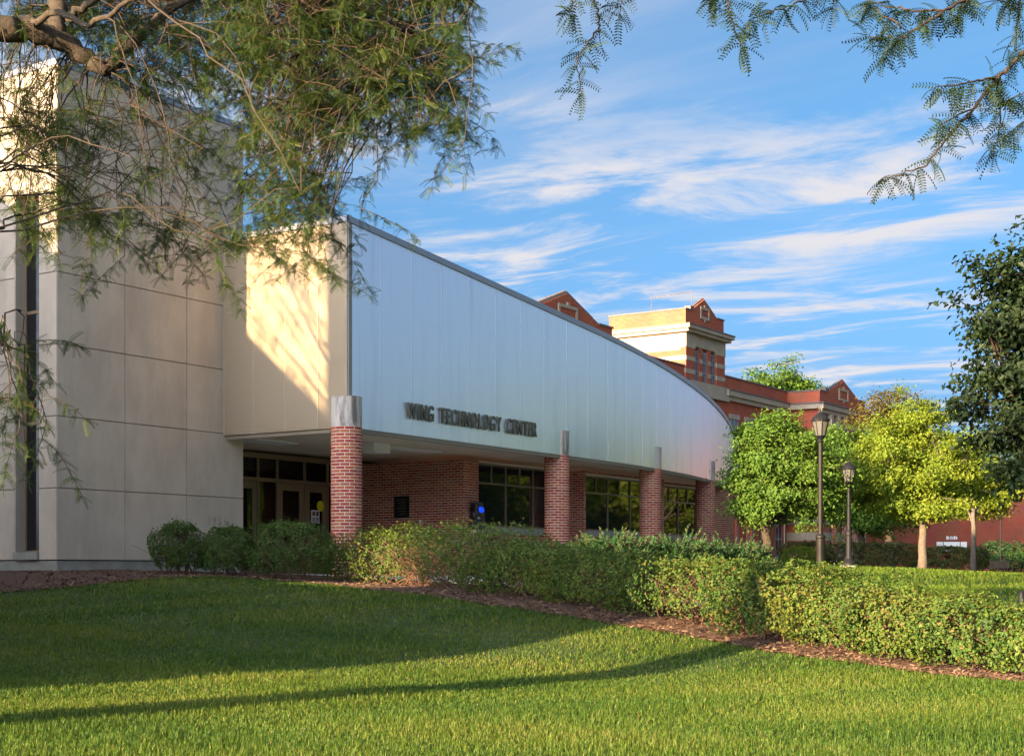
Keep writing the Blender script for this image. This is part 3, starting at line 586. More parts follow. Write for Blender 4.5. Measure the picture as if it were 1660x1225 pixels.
hbox(b, -.03, 1.1, -.03, .3, E0+12.15, E0+12.93); hbox(b, 3.75, TWD+.03, -.03, .3, E0+12.15, E0+12.93); hbox(b, -.025, .3, .31, TWD, E0+12.0, E0+12.93); b.build('frieze', M['hallstone'], twr)
for z0 in (10.75, 11.45):
    for (u0, u1, v0, v1) in ((-.02, 1.07, -.02, .32), (3.78, TWD+.02, -.02, .32), (-.02, .3, .33, TWD), (1.68, 2.10, .03, .25), (2.76, 3.17, .03, .25)):
        b = MB(); hbox(b, u0, u1, v0, v1, E0+z0, E0+z0+.24); b.build('stone_band', M['hallstone'], twr)
b = MB(); hbox(b, -.12, TWD+.12, -.12, .3, E0+9.95, E0+10.4); hbox(b, -.2, TWD+.2, -.2, .2, E0+9.62, E0+9.95); b.build('sill_course', M['hallstone'], twr)
for (u0, u1) in ((1.07, 1.64), (2.14, 2.72), (3.21, 3.78)):
    b = MB(); um = (u0+u1)/2; a = np.linspace(0, math.pi, 9); z1 = E0+12.12
    b.prism([hp(u0, .2, E0+10.42), hp(u1, .2, E0+10.42)]+[hp(um+(u1-u0)/2*math.cos(q), .2, z1+.12*math.sin(q)) for q in a], -V*.02); wo = b.build('arched_window', M['glass'], hall)
    b = MB()
    for q in (u0+.03, um, u1-.03): hbox(b, q-.025, q+.025, .10, .175, E0+10.42, z1)
    for q in (10.95, 11.5, 12.05): hbox(b, u0, u1, .11, .17, E0+q, E0+q+.05)
    b.build('mullions', M['coping'], wo)
def plaque(uc, v, zc, w, h):
    b = MB()
    for (a0, a1, q0, q1) in ((-w, w, h-.13, h), (-w, w, -h, -h+.13), (-w, -w+.13, -h+.13, h-.13), (w-.13, w, -h+.13, h-.13), (-.09, .09, h, h+.12), (-.09, .09, -h-.12, -h)): hbox(b, uc+a0, uc+a1, v-.06, v, zc+q0, zc+q1)
    b.build('stone_plaque', M['hallstone'], hall)
plaque(2.35, .05, E0+14.25, .55, .33)
b = MB(); q = [hp(.3, 4.6, E0+14.2), hp(.3, 4.6, E0+15.0), hp(.3, 1.4, E0+15.35), hp(.3, 1.4, E0+14.2)]
q = [hp(.9, 2.6, E0+14.1), hp(.9, 2.6, E0+15.15), hp(1.9, .6, E0+15.5), hp(1.9, .6, E0+14.3)]; b.tube(q, .022, 5); b.build('roof_rail', M['hallroof'], hall)
# wings and gabled pavilions
def wall_rows(u0, u1, v, rows, pitch, ww, par):
    n = max(1, int((u1-u0-.6)/pitch)); off = ((u1-u0)-n*pitch)/2
    for r, (z0, z1, arch) in enumerate(rows):
        for k in range(n):
            uc = u0+off+(k+.5)*pitch; b = MB(); hbox(b, uc-ww/2, uc+ww/2, v-.02, v+.05, E0+z0, E0+z1); wo = b.build('window', M['glass'], par)
            b = MB()
            for q in (uc-ww/2, uc-.03, uc+ww/2-.06): hbox(b, q, q+.06, v-.05, v-.02, E0+z0, E0+z1)
            hbox(b, uc-ww/2, uc+ww/2, v-.048, v-.022, E0+(z0+z1)/2, E0+(z0+z1)/2+.06); b.build('sash', M['coping'], wo)
            b = MB(); hbox(b, uc-ww/2-.15, uc+ww/2+.15, v-.1, v+.02, E0+z1, E0+z1+.28); b.build('lintel', M['hallstone'], wo); b = MB(); hbox(b, uc-ww/2-.1, uc+ww/2+.1, v-.12, v+.02, E0+z0-.16, E0+z0); b.build('sill', M['hallstone'], wo)
ROWS = [(.9, 3.0, 0), (4.3, 6.5, 0), (7.2, 8.75, 1)]
for (u0, u1, v0, nm) in ((TWD+.02, 13.93, .11, 'r'), (-13.0, -.02, .11, 'l')):
    b = MB(); hbox(b, u0, u1, v0, 12, 0, E0+11.1); wg = b.build('wing', M['hallbrick'], hall)
    b = MB(); hbox(b, u0, u1, v0-.35, v0+.02, E0+10.0, E0+10.3); hbox(b, u0, u1, v0-.2, v0+.02, E0+9.75, E0+10.0); b.build('cornice', M['hallstone'], wg)
    b = MB(); hbox(b, u0, u1, v0-.4, v0+.1, E0+10.3, E0+10.37); hbox(b, u0, u1, v0-.06, v0+.35, E0+11.1, E0+11.18); b.build('coping', M['hallroof'], wg)
    wall_rows(u0, u1, v0, ROWS, 2.1, 1.05, hall)
for (u0, u1, v0, uc, zpk, nm) in ((13.95, 21.75, -2.03, 17.88, 12.05, 'r'), (-20.9, -13.1, -2.9, -17.0, 12.05, 'l')):
    b = MB(); hbox(b, u0, u1, v0, 12, 0, E0+11.05)
    b.prism([hp(uc-2.7, v0, E0+11.05), hp(uc+2.7, v0, E0+11.05), hp(uc+2.2, v0, E0+11.25), hp(uc, v0, E0+zpk), hp(uc-2.2, v0, E0+11.25)], V*.4); pv = b.build('pavilion', M['hallbrick'], hall)
    b = MB(); hbox(b, u0-.3, u1+.3, v0-.35, v0+.02, E0+9.95, E0+10.25); hbox(b, u0-.35, u0+.02, v0+.02, 1.9, E0+9.95, E0+10.25); hbox(b, u0-.15, u1+.15, v0-.2, v0+.02, E0+9.7, E0+9.95); b.build('cornice', M['hallstone'], pv)
    b = MB(); hbox(b, u0-.4, u1+.4, v0-.42, v0+.05, E0+10.25, E0+10.33); hbox(b, u0-.42, u0+.0, v0+.05, 1.9, E0+10.25, E0+10.33)
    hbox(b, u0-.05, uc-2.7, v0-.05, v0+.4, E0+11.05, E0+11.14); hbox(b, uc+2.7, u1+.05, v0-.05, v0+.4, E0+11.05, E0+11.14); hbox(b, u0-.05, u0+.3, v0+.4, 12, E0+11.05, E0+11.14)
    for sgn in (-1, 1): b.tube([hp(uc+sgn*2.25, v0+.15, E0+11.27), hp(uc, v0+.15, E0+zpk+.05)], .12, 6); b.tube([hp(uc+sgn*2.75, v0+.15, E0+11.1), hp(uc+sgn*2.2, v0+.15, E0+11.3)], .1, 6)
    hbox(b, uc-2.95, uc-2.5, v0, v0+.4, E0+11.14, E0+11.36); b.build('coping', M['hallroof'], pv)
    plaque(uc, v0, E0+11.15, .8, .38)
    for k in range(5):
        b = MB(); uq = u0+1.2+k*1.2; hbox(b, uq, uq+.4, v0-.28, v0+.02, E0+8.9, E0+9.7); hbox(b, uq+.05, uq+.35, v0-.2, v0+.02, E0+8.4, E0+8.9); b.build('corbel', M['hallstone'], hall)
    for k, z0 in enumerate((.9, 1.9, 2.9)): b = MB(); hbox(b, u0-.04, u1+.04, v0-.05, v0+.02, E0+z0, E0+z0+.5); hbox(b, u0-.045, u0+.02, v0+.02, 1.9, E0+z0, E0+z0+.5); b.build('stone_band', M['hallstone'], pv)
    wall_rows(u0+.3, u1-.3, v0-.06, [(.5, 3.3, 0), (4.4, 6.4, 0)], 1.75, .85, hall)
b = MB(); hbox(b, 4.9, 13.9, -.6, .05, E0+3.3, E0+3.75); b.build('porch_lintel', M['hallstone'], hall)
# low brick building at the far right, with sign boards and an arch
fb = thing('low_brick_building', 'long low red brick building behind the far hedge', 'building', (40, 120, 0))
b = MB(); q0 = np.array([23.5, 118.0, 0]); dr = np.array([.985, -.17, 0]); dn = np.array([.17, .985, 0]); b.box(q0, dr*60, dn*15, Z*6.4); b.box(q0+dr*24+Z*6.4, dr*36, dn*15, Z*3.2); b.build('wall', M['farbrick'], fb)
b = MB(); b.box(q0-dn*.2+Z*6.4, dr*60, dn*.5, Z*.15); b.build('coping', M['hallroof'], fb)
def on_far(x, y):
    r_ = (x-CX)/F; l = (r_*q0[1]-q0[0])/(dr[0]-r_*dr[1]); D = (q0+dr*l)[1]; return P(x, y, D)
for (x0, x1) in ((1518, 1528), (1529.5, 1555.5), (1557, 1567)):
    a0 = on_far(x0, 893)-dn*.2; a1 = on_far(x1, 893)-dn*.2; b = MB(); b.box(a0, a1-a0, dn*.1, Z*(15/F*117)); t = thing('sign_board', {1518: 'narrow white board left of the wide one on the brick wall', 1529.5: 'wide white board in the middle of three on the brick wall', 1557: 'narrow white board right of the wide one on the brick wall'}[x0], 'board', tuple(a0), 'white boards on the far brick wall'); b.build('board', M['white'], t)
    b = MB(); b.box(a0-dn*.02-Z*.05, a1-a0, dn*.14, Z*.05); b.build('rail', M['coping'], t)
for k, (x0, x1) in enumerate(((1534, 1536.5), (1537.3, 1538.6), (1540.5, 1542), (1542.8, 1544.2), (1545.5, 1548.5), (1549.3, 1551.5))):
    a0 = on_far(x0, 874)-dn*.1; a1 = on_far(x1, 874)-dn*.1; b = MB(); b.box(a0, a1-a0, dn*.06, Z*.22)
    b.box(a0+Z*(.06 if k % 2 else .2), (a1-a0)*1.2, dn*.06, Z*.06); b.build('wall_letter', M['white'], fb)
a0 = on_far(1432, 890)-dn*.5; a1 = on_far(1481, 890)-dn*.5; cc = (a0+a1)/2; rr_ = np.linalg.norm(a1-a0)/2; t = thing('iron_arch', 'black iron garden arch with a round boss by the brick wall', 'arch', (cc[0], cc[1], 0))
b = MB(); a = np.linspace(0, math.pi, 24); b.tube([np.array([cc[0]+rr_*math.cos(-q), cc[1], .7+rr_*.92*math.sin(q)]) for q in a], .13, 8); b.tube([(cc[0]-rr_, cc[1], 0), (cc[0]-rr_, cc[1], .75)], .13, 8); b.tube([(cc[0]+rr_, cc[1], 0), (cc[0]+rr_, cc[1], .75)], .13, 8); b.build('hoop', M['black'], t)
b = MB(); b.lathe((cc[0], cc[1], .7+rr_*.92-.1), [(.02, 0), (.3, .1), (.3, .3), (.05, .4)], 12); b.build('boss', M['black'], t)

# ------------------------------------------------------------------ lamp posts
def make_lamp(name, label, loc, H, sleeve, footing):
    t = thing(name, label, 'lamp post', loc, 'black lantern lamp posts'); x, y, z = loc; k = H/3.9
    b = MB(); r = .055
    if sleeve: b.lathe(loc, [(.11, 0), (.115, .05), (.105, .06), (.10, .92), (.115, .94), (.11, .99), (.065, 1.03), (.06, 1.1), (.05, H-.75)], 18)
    else: b.lathe(loc, [(.20, 0), (.20, .06), (.17, .10), (.11, .18), (.085, .28), (.08, .80), (.095, .82), (.09, .9), (.055, .96), (.045, H-.75)], 18)
    b.build('pole', M['poleb'] if sleeve else M['black'], t, smooth=False)
    b = MB(); b.lathe((x, y, z+H-.76), [(.045, 0), (.075, .03), (.06, .07), (.10, .12), (.13, .15)], 16); b.build('collar', M['black'], t)
    b = MB(); b.lathe((x, y, z+H-.60), [(.105, 0), (.185, .33)], 8); gl = b.build('lantern_glass', M['lampglass'], t)
    b = MB()
    for q in range(8):
        a = q*math.pi/4; b.tube([(x+.108*math.cos(a), y+.108*math.sin(a), z+H-.61), (x+.19*math.cos(a), y+.19*math.sin(a), z+H-.26)], .009, 5)
    b.build('cage', M['black'], t)
    b = MB(); b.lathe((x, y, z+H-.275), [(.215, 0), (.22, .03), (.17, .10), (.08, .17), (.035, .20), (.03, .24), (.012, .275)], 16); b.build('roof', M['black'], t, smooth=False)
    if footing: b = MB(); b.lathe((x, y, z-.25), [(.24, 0), (.24, .25)], 18); b.build('footing', M['concrete_base'], t)
    return t
M['poleb'] = mat('bronze_pole', (0.015, 0.012, 0.01), 0.5, spec=0.25)
def gpt(x, D): p = P(x, 0, D); return (p[0], p[1], g1(p[0], p[1]))
def lamp_at(x, D, ytop, **k):
    p = P(x, ytop, D); zg = g1(p[0], p[1]); return make_lamp('lamp_post', loc=(p[0], p[1], zg), H=p[2]-zg, **k)
lamp_at(1330, 33.5, 663, sleeve=True, footing=False, label='nearest lantern lamp post, tallest, with thick bronze lower sleeve')
p = P(1376, 916, 40.2); make_lamp('lamp_post', 'second lamp post with flared black base on round concrete footing', (p[0], p[1], p[2]), 2.87, False, True)
lamp_at(1622, 95, 822, sleeve=False, footing=False, label='far lamp post rising behind the park bench')
lamp_at(1272, 74, 800, sleeve=False, footing=False, label='dark lamp post under the maple in front of the brick hall')

# ------------------------------------------------------------------ bench, table, bollard
p = P(1618, 927, 90); zg = g1(p[0], p[1]); t = thing('park_bench', 'black metal park bench with back by the far hedge', 'bench', (p[0], p[1], zg)); ax = np.array([.985, .174, 0]); ay = np.array([-.174, .985, 0]); o = np.array([p[0], p[1], zg])
for k in range(9): b = MB(); b.box(o-ax*.95+ax*(k*.21)+ay*.42+Z*.45, ax*.185, ay*.02, Z*.45); b.build('back_slat', M['black'], t)
for z0 in (.43, .88): b = MB(); b.box(o-ax*.97+ay*.415+Z*z0, ax*1.94, ay*.03, Z*.05); b.build('back_rail', M['black'], t)
for k in range(5): b = MB(); b.box(o-ax*.95+ay*(.0+k*.08)+Z*.43, ax*1.9, ay*.06, Z*.03); b.build('seat_slat', M['black'], t)
for sg in (-.95, .91):
    b = MB(); b.box(o+ax*sg+Z*0, ax*.05, ay*.05, Z*.64); b.box(o+ax*sg+ay*.4, ax*.05, ay*.05, Z*.88); b.box(o+ax*sg+Z*.62, ax*.05, ay*.45, Z*.04); b.build('arm_frame', M['poleb'], t)
p = P(1641, 935, 82); zg = g1(p[0], p[1]); o = np.array([p[0], p[1], zg]); t = thing('picnic_table', 'black metal picnic table at the right edge beside the bench', 'table', (p[0], p[1], zg))
b = MB(); b.box(o+ax*.55-ay*.4+Z*.70, ax*1.7, ay*.8, Z*.05); b.build('table_top', M['black'], t)
for sg in (.7, 2.0):
    for s2 in (-.3, .3): b = MB(); b.tube([o+ax*sg+ay*s2, o+ax*sg+ay*s2*.7+Z*.7], .04, 6); b.build('leg', M['black'], t)
for s2, nm in ((-.75, 'seat'),):
    b = MB(); b.box(o-ax*.9-ay*.15+Z*.43, ax*1.2, ay*.3, Z*.05); b.build('seat', M['black'], t)
    for q in (-.5, .0): b = MB(); b.tube([o+ax*(q+.15)+Z*.43, o+ax*(q+.02)+Z*.2, o+ax*(q-.2)], .035, 6); b.build('seat_leg', M['black'], t)
p = P(1656, 985, 20.5); zg = g1(p[0], p[1]); zt2 = EYE+(HY-957)/F*20.5; t = thing('bollard', 'short black bollard behind the hedge at the far right edge', 'bollard', (p[0], p[1], zg))
b = MB(); b.lathe((p[0], p[1], zg), [(.05, 0), (.05, zt2-zg-.03), (.03, zt2-zg)], 14); b.build('post', M['black'], t)
b = MB(); b.lathe((p[0], p[1], zg), [(.09, 0), (.09, .03)], 14); b.build('base_plate', M['black'], t)

# ------------------------------------------------------------------ foliage tools
def basis(nv):
    nv = nv/np.linalg.norm(nv, axis=1)[:, None]; r = R.normal(size=nv.shape); a = np.cross(nv, r); a /= np.linalg.norm(a, axis=1)[:, None]+1e-9; return nv, a, np.cross(nv, a)
def leaves(mb, c, nv, size, tint, asp=.62, fold=.18, droop=0.0):
    n = len(c); nv, a, bb_ = basis(nv)
    if np.isscalar(size): size = np.full(n, size)
    s = (size*R.uniform(.7, 1.25, n))[:, None]
    base = c-a*s*.5; tip = c+a*s*.5-Z*s*droop; l = c+bb_*s*asp*.5+nv*s*fold; r = c-bb_*s*asp*.5+nv*s*fold
    mb.add(np.stack([base, r, tip, l], 1).reshape(-1, 3), np.arange(4*n).reshape(-1, 4), np.repeat(tint, 4))
def noise3(p, k):                                        # cheap smooth noise for lumps
    return (np.sin(p[:, 0]*k+1.3)*np.sin(p[:, 1]*k*1.17+.4)*np.sin(p[:, 2]*k*.93+2.1)+.5*np.sin(p[:, 0]*k*2.3+p[:, 2]*k*1.7)*np.sin(p[:, 1]*k*2.1+.8))
def curve_pts(a, b_, n, sag=0.0, jit=0.0):
    t = np.linspace(0, 1, n)[:, None]; p = a+(b_-a)*t; p = p+Z*(sag*np.sin(t*math.pi)); p[1:-1] += R.normal(0, jit, (n-2, 3)); return p
def tree(name, label, x, D, crowns, trunk_top, tr, bark, leafm, n_tip, n_leaf, lsize, sig=.33, fork=None, lean=0, up=.5, group=None, base_z=None, seed_limbs=5):
    q = P(x, 0, D); zg = g1(q[0], q[1]) if base_z is None else base_z; base = np.array([q[0], q[1], zg]); t = thing(name, label, 'tree', tuple(base), group)
    cr = np.array(crowns, float); wt = cr[:, 3]*cr[:, 4]*cr[:, 5]; wt /= wt.sum(); idx = R.choice(len(cr), n_tip*3, p=wt)
    d = R.normal(size=(n_tip*3, 3)); d /= np.linalg.norm(d, axis=1)[:, None]; rad_ = R.random(n_tip*3)**.42
    pts = cr[idx, :3]+d*rad_[:, None]*cr[idx, 3:6]*(1+.30*noise3(d*3+idx[:, None], 1.7)+.12*noise3(d*7+idx[:, None], 1.3))[:, None]
    pts = pts[noise3(pts, 1.6/max(sig, .2)*.5) > -.34][:n_tip]
    wood = MB(); ttop = base+np.array([lean, 0, trunk_top-zg]); n = 7; tt = np.linspace(0, 1, n)
    tp = base+(ttop-base)*tt[:, None]; tp[1:-1, :2] += R.normal(0, tr*.18, (n-2, 2)); tp[0] -= Z*.15
    wood.tube(tp, tr*(1.0-.45*tt)*np.where(tt < .1, 1.35, 1), 12)
    cc = np.average(cr[:, :3], axis=0, weights=wt); ctop = (cr[:, 2]+cr[:, 5]).max()
    limbs = []
    for k in range(seed_limbs):
        a = 2*math.pi*(k+R.random()*.6)/seed_limbs; e = cc+np.array([math.cos(a)*cr[:, 3].max()*.6, math.sin(a)*cr[:, 4].max()*.6, R.uniform(-.35, .35)*cr[:, 5].max()]); st = tp[-1-int(R.integers(0, 3))]
        lp = curve_pts(st, e, 8, .25, .05); wood.tube(lp, np.linspace(tr*.42, tr*.12, 8), 7, t=.4); limbs.append(lp)
    lead = curve_pts(tp[-1], np.array([cc[0], cc[1], ctop-.4]), 8, 0, .06); wood.tube(lead, np.linspace(tr*.55, tr*.08, 8), 7); limbs.append(lead)
    allp = np.vstack(limbs)
    for p in pts[::2]:
        dd = np.linalg.norm(allp-p, axis=1)+(allp[:, 2] > p[2]+.2)*1.2; st = allp[dd.argmin()]
        if np.linalg.norm(st-p) > .15: wood.tube(curve_pts(st, p, 5, .08, .04), np.linspace(tr*.11+.006, .006, 5), 4, cap=False)
    wood.build('trunk', bark, t, smooth=True)
    m_ = len(pts); c = np.repeat(pts, n_leaf, 0); off = R.normal(0, 1, c.shape)*np.array([sig, sig, sig*.55]); c = c+off
    out = (c-cc)/np.array([cr[:, 3].max(), cr[:, 4].max(), cr[:, 5].max()]); nv = out*.6+np.array([0, 0, up])+R.normal(0, .55, c.shape)
    tint = np.clip(np.repeat(R.random(m_), n_leaf)*.55+R.random(len(c))*.45, 0, 1)
    b = MB(); leaves(b, c, nv, lsize, tint, asp=.8, droop=.15); b.build('crown', leafm, t); return t
def cr_px(x, y, D, rx, ry, rz): q = P(x, y, D); return (q[0], q[1], q[2], rx, ry, rz)
# park trees, placed on the lawn
tree('maple_tree', 'round bright green maple beside the curved aluminium wall', 1240, 40.5, [cr_px(1275, 765, 40.9, 1.5, 1.5, 1.45), cr_px(1226, 765, 40.2, .8, 1.0, 1.25), cr_px(1255, 712, 40.7, 1.0, 1.0, .8), cr_px(1318, 795, 41.5, 1.15, 1.2, .8), cr_px(1240, 825, 40.5, .8, .8, .4)], P(0, 858, 40.5)[2], .19, M['bark'], M['leaf_maple'], 300, 150, .085, .19, seed_limbs=6)
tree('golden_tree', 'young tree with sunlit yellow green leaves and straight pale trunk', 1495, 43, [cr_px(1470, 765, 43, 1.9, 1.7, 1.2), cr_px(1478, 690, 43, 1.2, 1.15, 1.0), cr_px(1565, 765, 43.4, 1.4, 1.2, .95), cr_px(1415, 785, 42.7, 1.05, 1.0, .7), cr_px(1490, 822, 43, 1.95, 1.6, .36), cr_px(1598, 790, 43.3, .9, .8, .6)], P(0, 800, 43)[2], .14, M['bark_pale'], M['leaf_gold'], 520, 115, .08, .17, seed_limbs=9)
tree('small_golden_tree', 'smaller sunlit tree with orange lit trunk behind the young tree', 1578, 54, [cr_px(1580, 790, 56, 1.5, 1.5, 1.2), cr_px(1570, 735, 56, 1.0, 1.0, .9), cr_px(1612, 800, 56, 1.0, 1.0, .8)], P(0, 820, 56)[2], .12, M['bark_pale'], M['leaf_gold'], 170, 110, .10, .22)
tree('rusty_top_tree', 'tree with rusty brown topped leaves behind the young golden tree', 1443, 72, [cr_px(1440, 690, 72, 1.7, 1.6, 1.8), cr_px(1480, 680, 72, 1.2, 1.2, 1.4), cr_px(1460, 800, 72, 2.2, 1.8, 1.6)], P(0, 840, 72)[2], .3, M['bark'], M['leaf_rust'], 200, 85, .14, .32)
tree('shade_tree', 'dark leafy tree filling the gap between maple and golden tree', 1395, 66, [cr_px(1385, 765, 66, 1.7, 1.8, 2.2), cr_px(1400, 835, 66, 2.0, 1.8, .9), cr_px(1345, 745, 66, 1.3, 1.3, 1.6)], P(0, 850, 66)[2], .24, M['bark'], M['leaf_maple'], 220, 90, .13, .3)
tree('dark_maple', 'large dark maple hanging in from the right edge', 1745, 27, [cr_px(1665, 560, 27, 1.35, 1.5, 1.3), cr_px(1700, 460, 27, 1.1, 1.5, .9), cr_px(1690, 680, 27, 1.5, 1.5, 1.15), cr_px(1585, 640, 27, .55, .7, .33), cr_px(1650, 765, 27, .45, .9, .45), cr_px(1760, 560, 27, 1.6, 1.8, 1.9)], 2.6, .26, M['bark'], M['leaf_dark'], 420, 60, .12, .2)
for (x, y, D, r, lab) in ((1210, 618, 112, 1.6, 'leftmost treetop showing above the hall roof'), (1238, 620, 110, 2.2, 'second treetop from the tower above the hall roof'), (1275, 610, 112, 2.6, 'tallest bushy treetop above the hall roof'), (1312, 628, 112, 1.9, 'low treetop next to the gable above the hall roof')):
    tree('background_tree', lab, x, D, [cr_px(x, y+14, D, r*.8, r*.8, r*.75), cr_px(x+4, y+40, D, r, r, 1.8), cr_px(x, y+130, D, r*1.6, r*1.6, 3)], 5, .3, M['bark'], M['leaf_maple'], 260, 70, .24, .4, group='treetops behind the hall')
for k, (x, y, h) in enumerate(((31, 53, 9.5), (40, 60, 10), (37, 51, 9.0), (48, 66, 10.5), (46, 56, 10), (32, 44, 7.5), (19.5, 46, 6.5), (25, 58, 7.5))):  # unseen trees, added for the windows and fascia to reflect
    q = np.array([x, y]); tree('reflection_tree', ['unseen leafy tree added beyond the right edge, nearest the lawn', 'unseen leafy tree added beyond the right edge, second row', 'unseen leafy tree added beyond the right edge, outermost', 'unseen leafy tree added beyond the right edge, closest to camera side', 'tall unseen leafy tree added beyond the right edge, farthest', 'small unseen leafy tree added beyond the right edge', 'unseen lime leafed tree added past the right edge near the lawn', 'unseen lime leafed tree added past the right edge further back'][k], CX+F*x/y, y, [(x, y, h*.55, h*.42, h*.42, h*.45)], 2.2, .25, M['bark'], M['leaf_maple'] if k < 6 else M['leaf_gold'], 150, 60, .3, .6, group='unseen trees added for reflections')

# ------------------------------------------------------------------ hedges and shrubs
def shrub(name, label, c, half, dirv, zbase, h, n, lsize, leafm, cat='shrub', group=None, stems=26, lump=.10, box=2.6, flare=.0):
    t = thing(name, label, cat, (c[0], c[1], zbase), group); dirv = np.append(dirv/np.linalg.norm(dirv), 0); per = np.array([-dirv[1], dirv[0], 0]); o = np.array([c[0], c[1], zbase])
    d = R.normal(size=(n, 3)); d /= np.linalg.norm(d, axis=1)[:, None]; d[:, 2] = np.where(d[:, 2] < -.75, -d[:, 2], d[:, 2])
    k = 1/(np.abs(d[:, 0])**box+np.abs(d[:, 1])**box+np.abs(d[:, 2])**box)**(1/box); r = k*(1-np.minimum(R.exponential(.13, n), .75))
    q = d*r[:, None]; world = o+dirv*(q[:, :1]*half[0])+per*(q[:, 1:2]*half[1])+Z*((q[:, 2:3]*.5+.5)*h*.96+.03)
    lm = lump*noise3(world, 3.3)+lump*.6*noise3(world, 7.1); world = world+(dirv*d[:, :1]+per*d[:, 1:2]+Z*np.maximum(d[:, 2:3], 0))*lm[:, None]
    nz = noise3(world, 9.0); low = (world[:, 2]-zbase)/h
    keep = (nz > -.52+.3*R.random(n))&(noise3(world+3.7, 5.2) > -.75+.3*R.random(n))&((low > .26)|(R.random(n) < .28+low*2.3)); world = world[keep]; d = d[keep]; nz = nz[keep]
    sh = R.random(len(world)) < .06; world[sh] += Z*R.uniform(.02, .10, sh.sum())[:, None]*np.maximum(d[sh, 2:3], 0)
    nv = dirv*d[:, :1]+per*d[:, 1:2]+Z*(d[:, 2:3]+.35)+R.normal(0, .6, world.shape)
    tint = np.clip(.5+.35*noise3(world, 2.2)+R.normal(0, .25, len(world)), 0, 1)*.78; rs = R.random(len(world)) < .09; tint[rs] = R.uniform(.8, 1, rs.sum())
    b = MB(); leaves(b, world, nv, lsize*R.uniform(.6, 1.25, len(world)), tint, asp=.75); b.build('foliage', leafm, t)
    b = MB()
    for s_ in range(stems):
        a0 = o+dirv*R.uniform(-.7, .7)*half[0]+per*R.uniform(-.4, .4)*half[1]-Z*.03; e = o+dirv*R.uniform(-.92, .92)*half[0]+per*R.uniform(-.85, .85)*half[1]+Z*h*R.uniform(.6, .92); e = a0+(e-a0)*np.array([.8, .8, 1])
        b.tube(curve_pts(a0, e, 5, 0, .03), np.linspace(.011, .004, 5), 4, cap=False)
        for q_ in range(3): f_ = R.uniform(.3, .8); st = a0+(e-a0)*f_; b.tube(curve_pts(st, st+dirv*R.normal(0, .22)+per*R.normal(0, .22)+Z*R.uniform(.1, .3), 3, 0, .01), [.006, .004, .003], 3, cap=False)
    b.build('stems', M['stem'], t); return t
def hl_px(x):                                            # hedge front line under pixel column x
    r_ = (x-CX)/F; k = (r_*HL0[1]-HL0[0])/(HD[0]-r_*HD[1]); return HL0+HD*k
SEG = [(540, 790, 853, 'sunlit yellow green hedge shrub at the left end, beside the first column'), (765, 900, 879, 'shaded hedge shrub right of the sunlit yellow one'), (878, 1020, 893, 'hedge shrub in front of the second brick column'), (998, 1190, 901, 'broad hedge shrub below the juniper in mid picture'), (1168, 1300, 911, 'golden lit hedge shrub in front of the lamp posts'), (1280, 1400, 931, 'hedge shrub left of the gap where the walk shows through'), (1385, 1500, 955, 'open stemmed hedge shrub right of the walkway gap'), (1480, 1615, 973, 'low hedge shrub below the park bench'), (1600, 1760, 980, 'rightmost hedge shrub cut by the picture edge'), (1745, 1950, 985, 'hedge shrub continuing past the right picture edge')]
for (x0, x1, yt, lab) in SEG:
    a0, a1 = hl_px(x0), hl_px(x1); c = (a0+a1)/2+HNn*.45; D = (a0+a1)[1]/2+.3; zt2 = EYE+(HY-yt)/F*D; zb = g1(*c); ln = np.linalg.norm(a1-a0)/2
    shrub('hedge_shrub', lab, c, (ln*1.38, .74), HD, zb-.02, zt2-zb-.05, int(10000+6500*ln), .043, M['leaf_hedge'], 'hedge', 'shrubs of the long front hedge', stems=int(24+20*ln), lump=.16, box=3.4)
for (x0, x1, yt, D, lab) in ((246, 338, 848, 28.3, 'dark green shrub nearest the tower corner'), (322, 415, 853, 28.2, 'middle one of the three round shrubs by the tower'), (398, 548, 842, 27.7, 'largest round shrub in front of the entrance doors')):
    c = P((x0+x1)/2, 0, D)[:2]; zt2 = EYE+(HY-yt)/F*D; zb = g1(*c); shrub('entrance_shrub', lab, c, ((x1-x0)/2/F*D, .62), np.array([1, .05]), zb-.02, zt2-zb, 13000, .04, M['leaf_bush'], 'shrub', 'shrubs by the entrance', box=2.4)
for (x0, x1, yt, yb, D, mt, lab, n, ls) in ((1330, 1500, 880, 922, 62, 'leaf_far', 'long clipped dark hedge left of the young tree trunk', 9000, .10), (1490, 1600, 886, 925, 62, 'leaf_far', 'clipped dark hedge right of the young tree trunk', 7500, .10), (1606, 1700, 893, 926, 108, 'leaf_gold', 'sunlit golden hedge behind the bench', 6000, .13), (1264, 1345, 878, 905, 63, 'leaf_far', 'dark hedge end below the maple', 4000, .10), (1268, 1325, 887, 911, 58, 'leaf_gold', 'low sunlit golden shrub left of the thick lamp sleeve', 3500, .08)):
    c = P((x0+x1)/2, 0, D)[:2]; zt2 = EYE+(HY-yt)/F*D; zb = EYE+(HY-yb)/F*D; zb = min(zb, g1(*c)); shrub('far_hedge', lab, c, ((x1-x0)/2/F*D*1.02, .6), np.array([1, .0]), zb, zt2-zb, n, ls, M[mt], 'hedge', 'hedges across the far lawn', stems=8, box=5, lump=.06)
